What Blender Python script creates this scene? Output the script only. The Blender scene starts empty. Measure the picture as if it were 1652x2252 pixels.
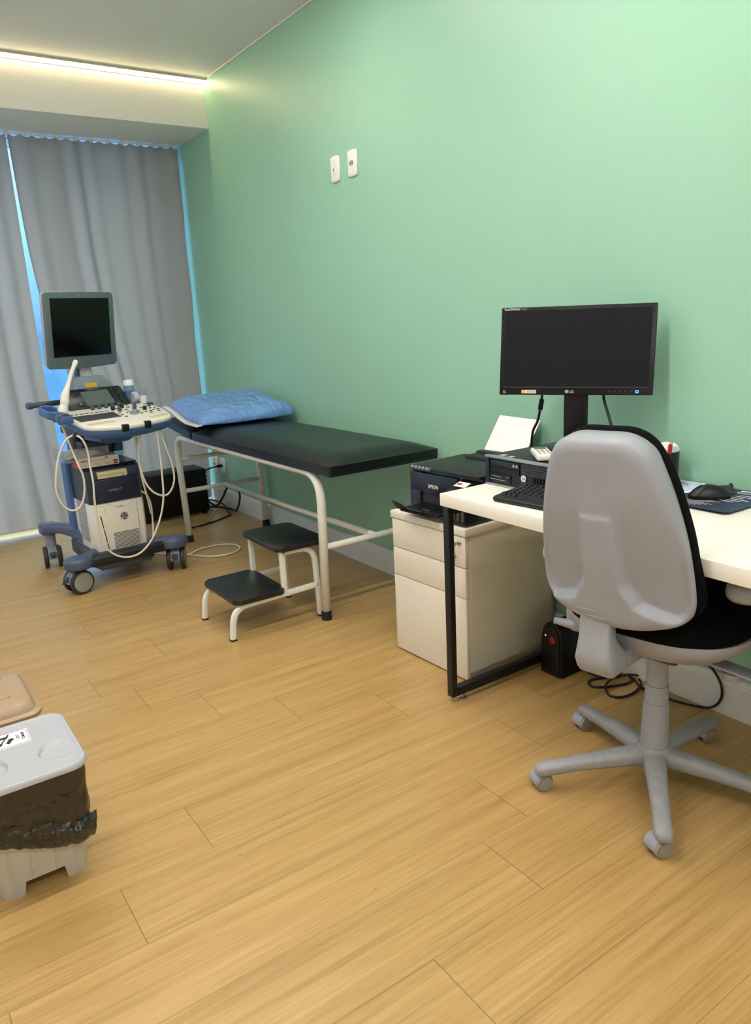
import bpy, bmesh, math, random
from mathutils import Vector, Matrix, noise
from math import sin, cos, pi, radians as rad, sqrt
random.seed(7)
S = bpy.context.scene
COL = S.collection

# ------------------------------------------------------------------ camera
F_PX = 1650.17
yaw, pitch, roll = .5923, -.251, -.0498
fw = Vector((sin(yaw), cos(yaw), 0)); rt = Vector((cos(yaw), -sin(yaw), 0)); up = Vector((0, 0, 1))
f2 = fw*cos(pitch)+up*sin(pitch); u2 = up*cos(pitch)-fw*sin(pitch)
r3 = rt*cos(roll)+u2*sin(roll); u3 = u2*cos(roll)-rt*sin(roll)
cd = bpy.data.cameras.new('camera'); cam = bpy.data.objects.new('camera', cd); COL.objects.link(cam)
M = Matrix((r3, u3, -f2)).transposed().to_4x4(); M.translation = (-2.1196, 0, 1.2811)
cam.matrix_world = M
cd.sensor_fit = 'VERTICAL'; cd.sensor_height = 36; cd.sensor_width = 36*1652/2252
cd.lens = F_PX*36/2252; cd.clip_start = .02
S.camera = cam

# ------------------------------------------------------------------ world, light levels, exposure
S.view_settings.view_transform = 'Standard'; S.view_settings.look = 'None'
S.view_settings.gamma = 1; S.view_settings.use_curve_mapping = False
S.view_settings.exposure = -0.07
SKY_TOP, SUN_SIDE = 5.0, 5.0
MAIN_W, MAIN_COL = 44.0, (1, .95, .88)        # ceiling LED profile above the desk
REAR_FILL_W, REAR_FILL_COL = 42.0, (1, .96, .92)        # unseen strip added behind the camera as fill light
MID_FILL_W, MID_FILL_COL = 29.0, (1, .95, .88)          # unseen strip added above the exam bed to brighten the far wall
COVE_W, COVE_COL = 8.0, (1, .79, .44)        # warm LED strip on the beam
w = bpy.data.worlds.new('sky'); S.world = w; w.use_nodes = True
bg = w.node_tree.nodes['Background']; _n, _l = w.node_tree.nodes, w.node_tree.links
_t = _n.new('ShaderNodeTexCoord'); _s = _n.new('ShaderNodeSeparateXYZ'); _m = _n.new('ShaderNodeMapRange'); _r = _n.new('ShaderNodeValToRGB')
_m.inputs['From Min'].default_value = -.05; _m.inputs['From Max'].default_value = .55
_r.color_ramp.elements[0].color = (.16, .49, 1, 1); _r.color_ramp.elements[1].color = (.55, .80, 1, 1)
_k = _n.new('ShaderNodeMapRange'); _k.inputs['From Min'].default_value = .0; _k.inputs['From Max'].default_value = .5
_k.inputs['To Min'].default_value = 1.15; _k.inputs['To Max'].default_value = SKY_TOP
_l.new(_t.outputs['Generated'], _s.inputs[0]); _l.new(_s.outputs['Z'], _m.inputs[0]); _l.new(_m.outputs[0], _r.inputs[0])
_l.new(_s.outputs['Z'], _k.inputs[0]); _l.new(_r.outputs[0], bg.inputs[0]); 
# brighter, sunnier sky towards the right of the window
_x = _n.new('ShaderNodeMapRange'); _x.inputs['From Min'].default_value = .27; _x.inputs['From Max'].default_value = .36
_x.inputs['To Min'].default_value = 1; _x.inputs['To Max'].default_value = SUN_SIDE; _l.new(_s.outputs['X'], _x.inputs[0])
_y = _n.new('ShaderNodeMath'); _y.operation = 'MULTIPLY'; _l.new(_k.outputs[0], _y.inputs[0]); _l.new(_x.outputs[0], _y.inputs[1]); _l.new(_y.outputs[0], bg.inputs[1])

# ------------------------------------------------------------------ materials
def lin(h):
    h = h.lstrip('#'); o = []
    for i in (0, 2, 4):
        c = int(h[i:i+2], 16)/255; o.append(c/12.92 if c <= .04045 else ((c+.055)/1.055)**2.4)
    return (*o, 1)
def nd(nt, t, **k):
    n = nt.nodes.new(t)
    for a, b in k.items():
        if hasattr(n, a): setattr(n, a, b)
        else: n.inputs[a].default_value = b
    return n
def mat(name, col, rough=.5, metal=0, var=.04, nscale=25, bump=0, bscale=200, coat=0, coatr=.1, spec=.5, trans=0, sheen=0, bdist=.003):
    m = bpy.data.materials.new(name); m.use_nodes = True; nt = m.node_tree
    p = nt.nodes['Principled BSDF']; c = lin(col) if isinstance(col, str) else (*col, 1)
    p.inputs['Roughness'].default_value = rough; p.inputs['Metallic'].default_value = metal
    p.inputs['Specular IOR Level'].default_value = spec
    p.inputs['Coat Weight'].default_value = coat; p.inputs['Coat Roughness'].default_value = coatr
    p.inputs['Sheen Weight'].default_value = sheen
    p.inputs['Transmission Weight'].default_value = trans
    tc = nd(nt, 'ShaderNodeTexCoord')
    if var > 0:
        n = nd(nt, 'ShaderNodeTexNoise', Scale=nscale, Detail=3.0)
        nt.links.new(tc.outputs['Object'], n.inputs['Vector'])
        r = nd(nt, 'ShaderNodeValToRGB')
        r.color_ramp.elements[0].position = .3; r.color_ramp.elements[1].position = .7
        r.color_ramp.elements[0].color = [x*(1-var) for x in c[:3]]+[1]
        r.color_ramp.elements[1].color = [min(1, x*(1+var)) for x in c[:3]]+[1]
        nt.links.new(n.outputs['Fac'], r.inputs['Fac']); nt.links.new(r.outputs['Color'], p.inputs['Base Color'])
    else: p.inputs['Base Color'].default_value = c
    if bump:
        n2 = nd(nt, 'ShaderNodeTexNoise', Scale=bscale, Detail=4.0)
        nt.links.new(tc.outputs['Object'], n2.inputs['Vector'])
        b = nd(nt, 'ShaderNodeBump', Strength=bump, Distance=bdist)
        nt.links.new(n2.outputs['Fac'], b.inputs['Height']); nt.links.new(b.outputs['Normal'], p.inputs['Normal'])
        p.inputs['Coat IOR'].default_value = 1.9 if coat else 1.5
        if coat:                                     # crinkled clear film over a softer fabric
            nt.links.new(b.outputs['Normal'], p.inputs['Coat Normal'])
            b2 = nd(nt, 'ShaderNodeBump', Strength=bump*.5, Distance=min(bdist, .008)); nt.links.new(n2.outputs['Fac'], b2.inputs['Height']); nt.links.new(b2.outputs['Normal'], p.inputs['Normal'])
    return m
def emit(name, col, strength):
    m = bpy.data.materials.new(name); m.use_nodes = True; nt = m.node_tree; nt.nodes.clear()
    e = nd(nt, 'ShaderNodeEmission', Strength=strength); e.inputs[0].default_value = (*col, 1) if len(col) == 3 else col
    o = nd(nt, 'ShaderNodeOutputMaterial'); nt.links.new(e.outputs[0], o.inputs[0]); return m
def glassy(name, tint=(1, 1, 1), gloss=.1, rough=.02):
    m = bpy.data.materials.new(name); m.use_nodes = True; nt = m.node_tree; nt.nodes.clear()
    t = nd(nt, 'ShaderNodeBsdfTransparent'); t.inputs[0].default_value = (*tint, 1)
    g = nd(nt, 'ShaderNodeBsdfGlossy', Roughness=rough); mx = nd(nt, 'ShaderNodeMixShader', Fac=gloss)
    o = nd(nt, 'ShaderNodeOutputMaterial')
    nt.links.new(t.outputs[0], mx.inputs[1]); nt.links.new(g.outputs[0], mx.inputs[2]); nt.links.new(mx.outputs[0], o.inputs[0]); return m
def wood_floor():
    m = bpy.data.materials.new('oak_vinyl_planks'); m.use_nodes = True; nt = m.node_tree; L = nt.links.new
    p = nt.nodes['Principled BSDF']
    tc = nd(nt, 'ShaderNodeTexCoord'); at = nd(nt, 'ShaderNodeAttribute', attribute_name='plank')
    off = nd(nt, 'ShaderNodeVectorMath', operation='MULTIPLY'); off.inputs[1].default_value = (37, 11, 5)
    L(at.outputs['Vector'], off.inputs[0])
    add = nd(nt, 'ShaderNodeVectorMath', operation='ADD'); L(tc.outputs['Object'], add.inputs[0]); L(off.outputs[0], add.inputs[1])
    def streak(sx, sy, detail, dist=0.0):
        mp = nd(nt, 'ShaderNodeMapping'); mp.inputs['Scale'].default_value = (sx, sy, 1); L(add.outputs[0], mp.inputs['Vector'])
        n = nd(nt, 'ShaderNodeTexNoise', Scale=1.0, Detail=detail, Roughness=.6, Distortion=dist); L(mp.outputs[0], n.inputs['Vector']); return n
    a = streak(1.1, 26, 4, .6); b = streak(3.5, 130, 3, .2); c = streak(12, 420, 2)
    m1 = nd(nt, 'ShaderNodeMath', operation='MULTIPLY_ADD'); m1.inputs[1].default_value = .46
    m2 = nd(nt, 'ShaderNodeMath', operation='MULTIPLY_ADD'); m2.inputs[1].default_value = .34
    m3 = nd(nt, 'ShaderNodeMath', operation='MULTIPLY'); m3.inputs[1].default_value = .20
    L(c.outputs['Fac'], m3.inputs[0]); L(b.outputs['Fac'], m2.inputs[0]); L(m3.outputs[0], m2.inputs[2])
    L(a.outputs['Fac'], m1.inputs[0]); L(m2.outputs[0], m1.inputs[2])
    r = nd(nt, 'ShaderNodeValToRGB'); e = r.color_ramp.elements
    e[0].position = .28; e[0].color = lin('#92703f'); e[1].position = .74; e[1].color = lin('#cdaa75')
    x = e.new(.5); x.color = lin('#b6925b')
    L(m1.outputs[0], r.inputs['Fac'])
    # per plank tone
    hs = nd(nt, 'ShaderNodeMapRange'); hs.inputs['To Min'].default_value = .93; hs.inputs['To Max'].default_value = 1.06
    L(at.outputs['Fac'], hs.inputs['Value'])
    mv = nd(nt, 'ShaderNodeVectorMath', operation='SCALE'); L(r.outputs['Color'], mv.inputs[0]); L(hs.outputs[0], mv.inputs['Scale'])
    # seams from the plank uv (metres)
    uv = nd(nt, 'ShaderNodeUVMap'); sx = nd(nt, 'ShaderNodeSeparateXYZ'); L(uv.outputs[0], sx.inputs[0])
    def edge(out, half, wd):
        s1 = nd(nt, 'ShaderNodeMath', operation='ABSOLUTE'); L(out, s1.inputs[0])
        g = nd(nt, 'ShaderNodeMath', operation='GREATER_THAN'); g.inputs[1].default_value = half-wd; L(s1.outputs[0], g.inputs[0]); return g
    e1 = edge(sx.outputs['X'], .61, .0011); e2 = edge(sx.outputs['Y'], .10125, .0007)
    mm = nd(nt, 'ShaderNodeMath', operation='MAXIMUM'); L(e1.outputs[0], mm.inputs[0]); L(e2.outputs[0], mm.inputs[1])
    # specks of dirt
    sp = nd(nt, 'ShaderNodeTexVoronoi', Scale=7.0); L(tc.outputs['Object'], sp.inputs['Vector'])
    lt = nd(nt, 'ShaderNodeMath', operation='LESS_THAN'); lt.inputs[1].default_value = .016; L(sp.outputs['Distance'], lt.inputs[0])
    mm2 = nd(nt, 'ShaderNodeMath', operation='MAXIMUM'); L(mm.outputs[0], mm2.inputs[0]); L(lt.outputs[0], mm2.inputs[1])
    mx = nd(nt, 'ShaderNodeMix', data_type='RGBA'); mx.inputs['B'].default_value = lin('#6b4a22')
    f = nd(nt, 'ShaderNodeMath', operation='MULTIPLY'); f.inputs[1].default_value = .75; L(mm2.outputs[0], f.inputs[0])
    L(f.outputs[0], mx.inputs['Factor']); L(mv.outputs[0], mx.inputs['A']); L(mx.outputs['Result'], p.inputs['Base Color'])
    p.inputs['Roughness'].default_value = .34; p.inputs['Specular IOR Level'].default_value = .55
    bp = nd(nt, 'ShaderNodeBump', Strength=.35, Distance=.0012); L(b.outputs['Fac'], bp.inputs['Height']); L(bp.outputs[0], p.inputs['Normal'])
    return m
def curtain_mat():
    m = bpy.data.materials.new('grey_curtain_fabric'); m.use_nodes = True; nt = m.node_tree; L = nt.links.new; nt.nodes.clear()
    tc = nd(nt, 'ShaderNodeTexCoord'); n = nd(nt, 'ShaderNodeTexNoise', Scale=900.0, Detail=2.0); L(tc.outputs['Object'], n.inputs['Vector'])
    r = nd(nt, 'ShaderNodeValToRGB'); r.color_ramp.elements[0].color = lin('#918d8b'); r.color_ramp.elements[1].color = lin('#a39f9d'); L(n.outputs['Fac'], r.inputs[0])
    d = nd(nt, 'ShaderNodeBsdfDiffuse'); L(r.outputs[0], d.inputs[0])
    t = nd(nt, 'ShaderNodeBsdfTranslucent'); t.inputs[0].default_value = (.85, .62, .47, 1)
    bp = nd(nt, 'ShaderNodeBump', Strength=.15, Distance=.002); L(n.outputs['Fac'], bp.inputs['Height']); L(bp.outputs[0], d.inputs['Normal'])
    mx = nd(nt, 'ShaderNodeMixShader', Fac=.12); o = nd(nt, 'ShaderNodeOutputMaterial')
    L(d.outputs[0], mx.inputs[1]); L(t.outputs[0], mx.inputs[2]); L(mx.outputs[0], o.inputs[0]); return m

K = dict(
 wall=mat('mint_green_paint', (.305, .562, .413), .42, var=.015, nscale=2, bump=.10, bscale=60, spec=.6),
 white_paint=mat('white_ceiling_paint', '#e8e7e4', .7, var=.015, nscale=3, bump=.25, bscale=70),
 floor=wood_floor(), curtain=curtain_mat(),
 base=mat('white_baseboard', '#e0e0e2', .35, var=.01),
 alu=mat('white_aluminium', '#d6d9dc', .35, var=.01),
 pane=glassy('window_glass', (.96, .98, 1), .07),
 led_case=mat('led_profile', '#cfc8c0', .5, var=.01),
 plastic_w=mat('white_plastic', '#eceae6', .28, var=.01),
 dark_hole=mat('dark_socket_hole', '#2c2c2e', .6, var=0),
 cable_b=mat('black_cable', '#121214', .45, var=0), cable_c=mat('cream_cable', '#d8cfbf', .45, var=.02),
 tube=mat('white_enamel_tube', '#e6e4dd', .28, var=.03, nscale=40),
 rubber=mat('black_rubber', '#101113', .6, var=0),
 leather=mat('black_vinyl', '#080c0f', .36, var=.05, nscale=8, bump=.12, bscale=45, spec=.42),
 vinyl_edge=mat('navy_vinyl_edge', '#0f1d33', .4, var=.05, bump=.12, bscale=40),
 step=mat('ribbed_black_rubber', '#0f1113', .3, var=.15, nscale=150, bump=.9, bscale=110, spec=.6),
 pillow=mat('blue_pillow_in_plastic', '#5f92d6', .4, var=.12, nscale=9, bump=1, bscale=30, coat=1, coatr=.2, bdist=.05),
 hem=mat('white_pillow_hem', '#d9d9d9', .5, var=.06, nscale=90, bump=.4, bscale=60, coat=.6),
 navy=mat('slate_blue_plastic', '#4a5470', .36, var=.02), navy_d=mat('dark_navy_plastic', '#1b2238', .3, var=.02),
 blue_m=mat('mid_blue_plastic', '#3d6199', .38, var=.02),
 grey_m=mat('machine_grey_plastic', '#7f8793', .4, var=.02), grey_d=mat('dark_grey_plastic', '#3c4048', .45, var=.02),
 bezel=mat('green_grey_bezel', '#55666a', .34, var=.02), bezel_l=mat('light_grey_shell', '#b4bac2', .35, var=.02),
 cream=mat('cream_plastic', '#e4dfd4', .32, var=.015), screen=mat('black_screen', '#030304', .2, var=0, spec=.25),
 lcd=mat('green_grey_lcd', '#56625f', .3, var=.03), panel=mat('black_panel', '#12171b', .3, var=.02),
 key_dk=mat('grey_membrane', '#454a55', .5, var=.03), logo_w=mat('white_print', '#e8e8e8', .5, var=0),
 logo_g=mat('grey_print', '#9aa0a6', .5, var=0), logo_k=mat('black_print', '#15161a', .5, var=0),
 yellow=mat('yellow_sticker', '#e3b62c', .5, var=.05), drive=mat('beige_drive', '#cdc39c', .4, var=.02),
 clear=glassy('clear_acrylic', (.90, .94, .97), .12, .05), clear_b=glassy('pale_blue_bottle', (.62, .82, .95), .15, .1),
 paper=mat('white_paper', '#f4f1f3', .6, var=.01), paper_c=mat('cream_paper', '#e6e5da', .6, var=.03),
 boxside=mat('glove_box_card', '#ddcfc6', .55, var=.03), red=mat('red_print', '#b3372f', .5, var=.03),
 maroon=mat('maroon_print', '#7a1d24', .5, var=0),
 black_p=mat('black_plastic', '#08090c', .38, var=.02, spec=.35), black_m=mat('black_matte_plastic', '#141518', .5, var=.05, bump=.15, bscale=300),
 navy_p=mat('blue_black_plastic', '#101a2c', .3, var=.02),
 desk=mat('white_laminate', '#f3eee4', .35, var=.02, nscale=6), desk_edge=mat('white_edge_band', '#eeeae6', .4, var=.02),
 cab=mat('ivory_laminate', '#e6dfd0', .35, var=.015, nscale=6), steel_b=mat('black_powder_steel', '#0b0c10', .42, var=.04, spec=.4),
 metal=mat('brushed_nickel', '#b9b4a8', .28, metal=.9, var=.03),
 lg_frame=mat('black_monitor_frame', '#09090b', .36, var=.02, spec=.35), lg_screen=mat('matte_dark_screen', '#0b0e16', .45, var=.03, nscale=3, spec=.22),
 blue_led=emit('blue_power_light', (.15, .45, 1), 3.5), red_led=emit('red_indicator', (1, .12, .08), 5.0),
 red_btn=mat('red_button', '#a3211c', .35, var=0), silver=mat('silver_trim', '#9aa0a8', .35, metal=.5, var=.02),
 key_b=mat('black_keycap', '#1a1b1e', .42, var=.04), pad_n=mat('navy_mouse_pad', '#232c4e', .5, var=.05), pad_l=mat('pale_blue_print', '#c3d0ee', .5, var=.02),
 pad_d=mat('charcoal_print', '#2a2d38', .5, var=.04),
 cup=mat('black_green_cup', '#101a14', .4, var=.02), blue_pen=mat('blue_pen', '#1f48c4', .3, var=0), red_pen=mat('red_pen_cap', '#b8202a', .3, var=0),
 kraft=mat('kraft_pen_body', '#c9a26b', .6, var=.06),
 chair=mat('grey_chair_plastic', '#9a9ca6', .42, var=.03, nscale=12, bump=.05, bscale=500), chair_w=mat('worn_grey_plastic', '#929295', .5, var=.09, nscale=50),
 fabric=mat('black_chair_fabric', '#070708', .9, var=.2, nscale=300, bump=.4, bscale=700, spec=.12),
 bin=mat('grey_beige_bin', '#bdb8b0', .42, var=.03, nscale=180), lid_g=mat('speckled_grey_lid', '#aeafb8', .35, var=.05, nscale=300),
 lid_b=mat('beige_lid', '#ad9176', .3, var=.03), bin_c=mat('cream_bin', '#d8cdbd', .4, var=.03),
 bag=mat('black_bin_liner', '#251f1c', .3, var=.1, nscale=14, bump=1, bscale=16, coat=1, coatr=.2, bdist=.035),
 tyre=mat('dark_tyre', '#2d2b2c', .5, var=.03), hubm=mat('grey_wheel_disc', '#8f8b85', .45, var=.02),
)

# ------------------------------------------------------------------ builders
I4 = Matrix.Identity(4)
def T(x=0, y=0, z=0): return Matrix.Translation((x, y, z))
def Rz(a): return Matrix.Rotation(a, 4, 'Z')
def Rx(a): return Matrix.Rotation(a, 4, 'X')
def Ry(a): return Matrix.Rotation(a, 4, 'Y')
def rrect(wd, h, r, n=6):
    r = min(r, wd/2-1e-5, h/2-1e-5); o = []
    for cx, cy, a0 in ((wd/2-r, h/2-r, 0), (-wd/2+r, h/2-r, 90), (-wd/2+r, -h/2+r, 180), (wd/2-r, -h/2+r, 270)):
        for i in range(n+1):
            a = rad(a0+90*i/n); o.append((cx+r*cos(a), cy+r*sin(a)))
    return o
def circ(r, n=24): return [(r*cos(2*pi*i/n), r*sin(2*pi*i/n)) for i in range(n)]
def spline(P, n=8, closed=False):
    P = [Vector(p) for p in P]; o = []; N = len(P)
    rng = range(N if closed else N-1)
    for i in rng:
        if closed: a, b, c, d = P[(i-1) % N], P[i], P[(i+1) % N], P[(i+2) % N]
        else: a, b, c, d = P[max(i-1, 0)], P[i], P[i+1], P[min(i+2, N-1)]
        for k in range(n):
            t = k/n
            o.append(.5*((2*b)+(c-a)*t+(2*a-5*b+4*c-d)*t*t+(3*b-a-3*c+d)*t**3))
    if not closed: o.append(P[-1])
    return o
class MB:
    def __init__(s, M=I4): s.bm = bmesh.new(); s.M = M
    def merge(s, tb, M):
        tb.verts.index_update(); mp = [s.bm.verts.new(s.M @ (M @ v.co)) for v in tb.verts]
        for f in tb.faces:
            try: s.bm.faces.new([mp[v.index] for v in f.verts])
            except ValueError: pass
        tb.free()
    def bevel(s, tb, b, seg=2, ang=30):
        if b > 0:
            bmesh.ops.remove_doubles(tb, verts=tb.verts, dist=1e-6)
            tb.normal_update()
            ed = [e for e in tb.edges if len(e.link_faces) == 2 and e.calc_face_angle(0) > rad(ang)]
            bmesh.ops.bevel(tb, geom=ed, offset=b, segments=seg, affect='EDGES', profile=.5, clamp_overlap=True)
    def box(s, c, d, b=0, M=I4, seg=2):
        tb = bmesh.new(); bmesh.ops.create_cube(tb, size=1)
        for v in tb.verts: v.co = Vector((v.co.x*d[0], v.co.y*d[1], v.co.z*d[2]))
        s.bevel(tb, b, seg); s.merge(tb, M @ T(*c)); return s
    def bx(s, x0, x1, y0, y1, z0, z1, b=0, M=I4, seg=2):
        return s.box(((x0+x1)/2, (y0+y1)/2, (z0+z1)/2), (abs(x1-x0), abs(y1-y0), abs(z1-z0)), b, M, seg)
    def loft(s, secs, M=I4, cap=True, closed=False):
        tb = bmesh.new(); R = [[tb.verts.new(p) for p in sec] for sec in secs]; n = len(R[0]); m = len(R)
        for i in range(m if closed else m-1):
            a, b = R[i], R[(i+1) % m]
            for j in range(n): tb.faces.new((a[j], a[(j+1) % n], b[(j+1) % n], b[j]))
        if cap and not closed: tb.faces.new(R[0][::-1]); tb.faces.new(R[-1])
        bmesh.ops.recalc_face_normals(tb, faces=tb.faces); s.merge(tb, M); return s
    def prism(s, poly, z0, z1, b=0, M=I4, seg=2, ang=50):
        tb = bmesh.new(); A = [tb.verts.new((x, y, z0)) for x, y in poly]; B = [tb.verts.new((x, y, z1)) for x, y in poly]
        n = len(poly)
        for j in range(n): tb.faces.new((A[j], A[(j+1) % n], B[(j+1) % n], B[j]))
        tb.faces.new(A[::-1]); tb.faces.new(B); bmesh.ops.recalc_face_normals(tb, faces=tb.faces)
        s.bevel(tb, b, seg, ang); s.merge(tb, M); return s
    def tube(s, path, r, n=12, closed=False, sec=None, M=I4, upv=None, cap=True):
        P = [Vector(p) for p in path]; N = len(P); secs = []; ref = None
        for i in range(N):
            if closed: t = P[(i+1) % N]-P[i-1]
            else: t = P[min(i+1, N-1)]-P[max(i-1, 0)]
            t.normalize()
            if ref is None:
                ref = Vector(upv) if upv else (Vector((0, 0, 1)) if abs(t.z) < .9 else Vector((1, 0, 0)))
            a = ref-t*ref.dot(t)
            if a.length < 1e-5: a = t.orthogonal()
            a.normalize(); ref = a; b = t.cross(a)
            rr = r[i] if isinstance(r, (list, tuple)) else r
            sc = sec if sec else circ(1, n)
            secs.append([P[i]+b*(x*rr)+a*(y*rr) for x, y in sc])
        return s.loft(secs, M, cap, closed)
    def lathe(s, prof, M=I4, n=28):
        secs = [[(max(r, 1e-5)*cos(2*pi*j/n), max(r, 1e-5)*sin(2*pi*j/n), z) for j in range(n)] for r, z in prof]
        return s.loft(secs, M)
    def grid(s, rows, M=I4):
        tb = bmesh.new(); R = [[tb.verts.new(p) for p in row] for row in rows]
        for i in range(len(R)-1):
            for j in range(len(R[0])-1): tb.faces.new((R[i][j], R[i][j+1], R[i+1][j+1], R[i+1][j]))
        s.merge(tb, M); return s
    def rings(s, outline, fn, nr=14, M=I4, front=None):
        """cap grown from an outline: fn(k, p) -> point for k 1 (edge) .. 0 (centre)"""
        secs = [[fn(k/nr, p) for p in outline] for k in range(nr, 0, -1)]
        tb = bmesh.new(); R = [[tb.verts.new(p) for p in sec] for sec in secs]; n = len(outline)
        for i in range(len(R)-1):
            for j in range(n): tb.faces.new((R[i][j], R[i][(j+1) % n], R[i+1][(j+1) % n], R[i+1][j]))
        tb.faces.new(R[-1])
        if front:
            Fv = [tb.verts.new(front(p)) for p in outline]
            for j in range(n): tb.faces.new((Fv[j], Fv[(j+1) % n], R[0][(j+1) % n], R[0][j]))
            tb.faces.new(Fv)
        bmesh.ops.recalc_face_normals(tb, faces=tb.faces); s.merge(tb, M); return s
    def build(s, name, m, parent=None, smooth=40, recalc=False):
        me = bpy.data.meshes.new(name); bm = s.bm
        root = parent
        while root is not None and root.parent is not None: root = root.parent
        if root is not None:
            inv = ROOT[root.name].inverted(); bm.transform(inv); base = None
        else:
            xs = [v.co.x for v in bm.verts]; ys = [v.co.y for v in bm.verts]; zs = [v.co.z for v in bm.verts]
            base = Vector(((min(xs)+max(xs))/2, (min(ys)+max(ys))/2, min(zs))); bm.transform(Matrix.Translation(-base))
        if recalc: bmesh.ops.recalc_face_normals(bm, faces=bm.faces)
        bm.to_mesh(me); bm.free()
        o = bpy.data.objects.new(name, me); COL.objects.link(o); me.materials.append(K[m] if isinstance(m, str) else m)
        if smooth:
            me.polygons.foreach_set('use_smooth', [True]*len(me.polygons))
            if smooth < 180: me.set_sharp_from_angle(angle=rad(smooth))
        if parent is not None: o.parent = parent
        else: o.location = base; ROOT[o.name] = Matrix.Translation(base)
        return o
ROOT = {}
def empty(name, loc, rz, label, cat, group=None):
    o = bpy.data.objects.new(name, None); COL.objects.link(o); o.location = loc; o.rotation_euler = (0, 0, rz)
    o.empty_display_size = .05; ROOT[o.name] = T(*loc) @ Rz(rz); return tag(o, label, cat, group)
def tag(o, label, cat, group=None):
    o['label'] = label; o['category'] = cat
    if group: o['group'] = group
    return o
def struct(o): o['kind'] = 'structure'; return o
def lab(o, l): o['label'] = l; return o
def text(s, size, m, parent, M, name='lettering', depth=.0004, bold=0, sx=1, align='LEFT', shear=0):
    c = bpy.data.curves.new('t', 'FONT'); c.body = s; c.size = size; c.extrude = depth; c.align_x = align; c.offset = bold*size; c.shear = shear
    t = bpy.data.objects.new('t', c); COL.objects.link(t)
    dg = bpy.context.evaluated_depsgraph_get(); dg.update()
    me = bpy.data.meshes.new_from_object(t.evaluated_get(dg)); bpy.data.objects.remove(t); bpy.data.curves.remove(c)
    b = MB(M @ Matrix.Diagonal((sx, 1, 1, 1))); tb = bmesh.new(); tb.from_mesh(me); bpy.data.meshes.remove(me)
    b.merge(tb, I4); return b.build(name, m, parent, smooth=0)
def frame3(o, X, Y):           # matrix with local X, Y and Z = X x Y at o
    X = Vector(X).normalized(); Y = Vector(Y).normalized(); Z = X.cross(Y)
    A = Matrix((X, Y, Z)).transposed().to_4x4(); A.translation = o; return A
def sm(a, b, x):
    t = max(0, min(1, (x-a)/(b-a))); return t*t*(3-2*t)

# ================================================================== ROOM
ZC, ZB, YB, YC, YW = 2.7686, 2.4905, 4.8118, 5.33, 5.48
XL, YF = -3.4, -1.7
# floor: individual planks in one mesh, with their joints where the photo shows them
y0 = 1.0105; row_w = .2025; L_ = 1.22
joint = {0: -1.030, -1: -1.351, 1: -.871, 2: -1.815, 3: -1.579, 4: -.803, 5: -1.093, 6: -1.294, 7: -.25, 8: -1.586}
bm = bmesh.new(); uvl = bm.loops.layers.uv.new('UVMap'); pa = bm.verts.layers.float_vector.new('plank')
for k in range(-15, 24):
    ya = y0+k*row_w; yb = ya+row_w
    if yb < YF or ya > YW+.3: continue
    j = joint.get(k, random.uniform(-1.2, 0)); j -= math.ceil((j-XL)/L_)*L_; x = j
    while x < .05:
        vs = [bm.verts.new((a, b, 0)) for a, b in ((x, ya), (x+L_, ya), (x+L_, yb), (x, yb))]
        rnd = random.random()
        for v in vs: v[pa] = (rnd, random.Random(rnd).random(), rnd*.5)
        fc = bm.faces.new(vs)
        for lp, q in zip(fc.loops, ((-.61, -.10125), (.61, -.10125), (.61, .10125), (-.61, .10125))): lp[uvl].uv = q
        x += L_
bm.verts.ensure_lookup_table()
me = bpy.data.meshes.new('floor'); bm.to_mesh(me); bm.free()
o = bpy.data.objects.new('floor', me); COL.objects.link(o); me.materials.append(K['floor']); struct(o)
def wallbox(n, *a, m='white_paint', b=0): return struct(MB().bx(*a, b).build(n, m, smooth=0))
wallbox('wall_right', 0, .12, YF, YW+.3, -.05, ZC+.1, m='wall')
wallbox('wall_left', XL-.12, XL, YF, YW+.3, -.05, ZC+.1)
wallbox('wall_front', XL-.12, .12, YF-.12, YF, -.05, ZC+.1)
wallbox('ceiling', XL-.12, .12, YF-.12, YW+.3, ZC, ZC+.12)
wallbox('trim_1', XL, 0, YB, YW+.3, ZB, ZC)                       # dropped beam over the curtains
wallbox('wall_back', XL, -3.0, YW, YW+.15, 0, ZB)
wallbox('wall_outside', XL, 0, YW+.28, YW+.3, ZB, ZC)
bb = MB(); prof = [(0, 0), (-.015, 0), (-.015, .108), (-.0125, .113), (-.0125, .119), (-.009, .126), (-.004, .130), (0, .130)]
bb.loft([[(x, YF, z) for x, z in prof], [(x, YW-.03, z) for x, z in prof]])
struct(bb.build('baseboard_right', 'base', smooth=0))
bb = MB(); prof = [(0, 0), (.015, 0), (.015, .11), (.009, .126), (0, .13)]
bb.loft([[(XL+x, YF, z) for x, z in prof], [(XL+x, YW-.03, z) for x, z in prof]]); struct(bb.build('baseboard_left', 'base', smooth=0))
# sliding glass door behind the curtains
wf = MB()
for x in (-3.0, -2.05, -.72, -.012): wf.bx(x-.025, x+.025, YW+.0, YW+.06, 0, ZB)
wf.bx(-3.0, 0, YW, YW+.06, 0, .05); wf.bx(-3.0, 0, YW, YW+.06, ZB-.012, ZB); 
win = struct(wf.build('window_1', 'alu', smooth=0))
for xa, xb in ((-2.98, -2.07), (-2.03, -.74), (-.70, -.035)): MB().bx(xa, xb, YW+.025, YW+.031, .05, ZB-.012).build('window_pane', 'pane', win, smooth=0)

cb_ = MB(); cb_.tube([(-.003+.002*noise.noise((0, y*3, 0)), y, ZC-.004+.003*noise.noise((1, y*4, 0))) for y in [2.4+i*.06 for i in range(40)]], .005, 8); struct(cb_.build('trim_2', 'white_paint', smooth=180))   # plaster bead
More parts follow.
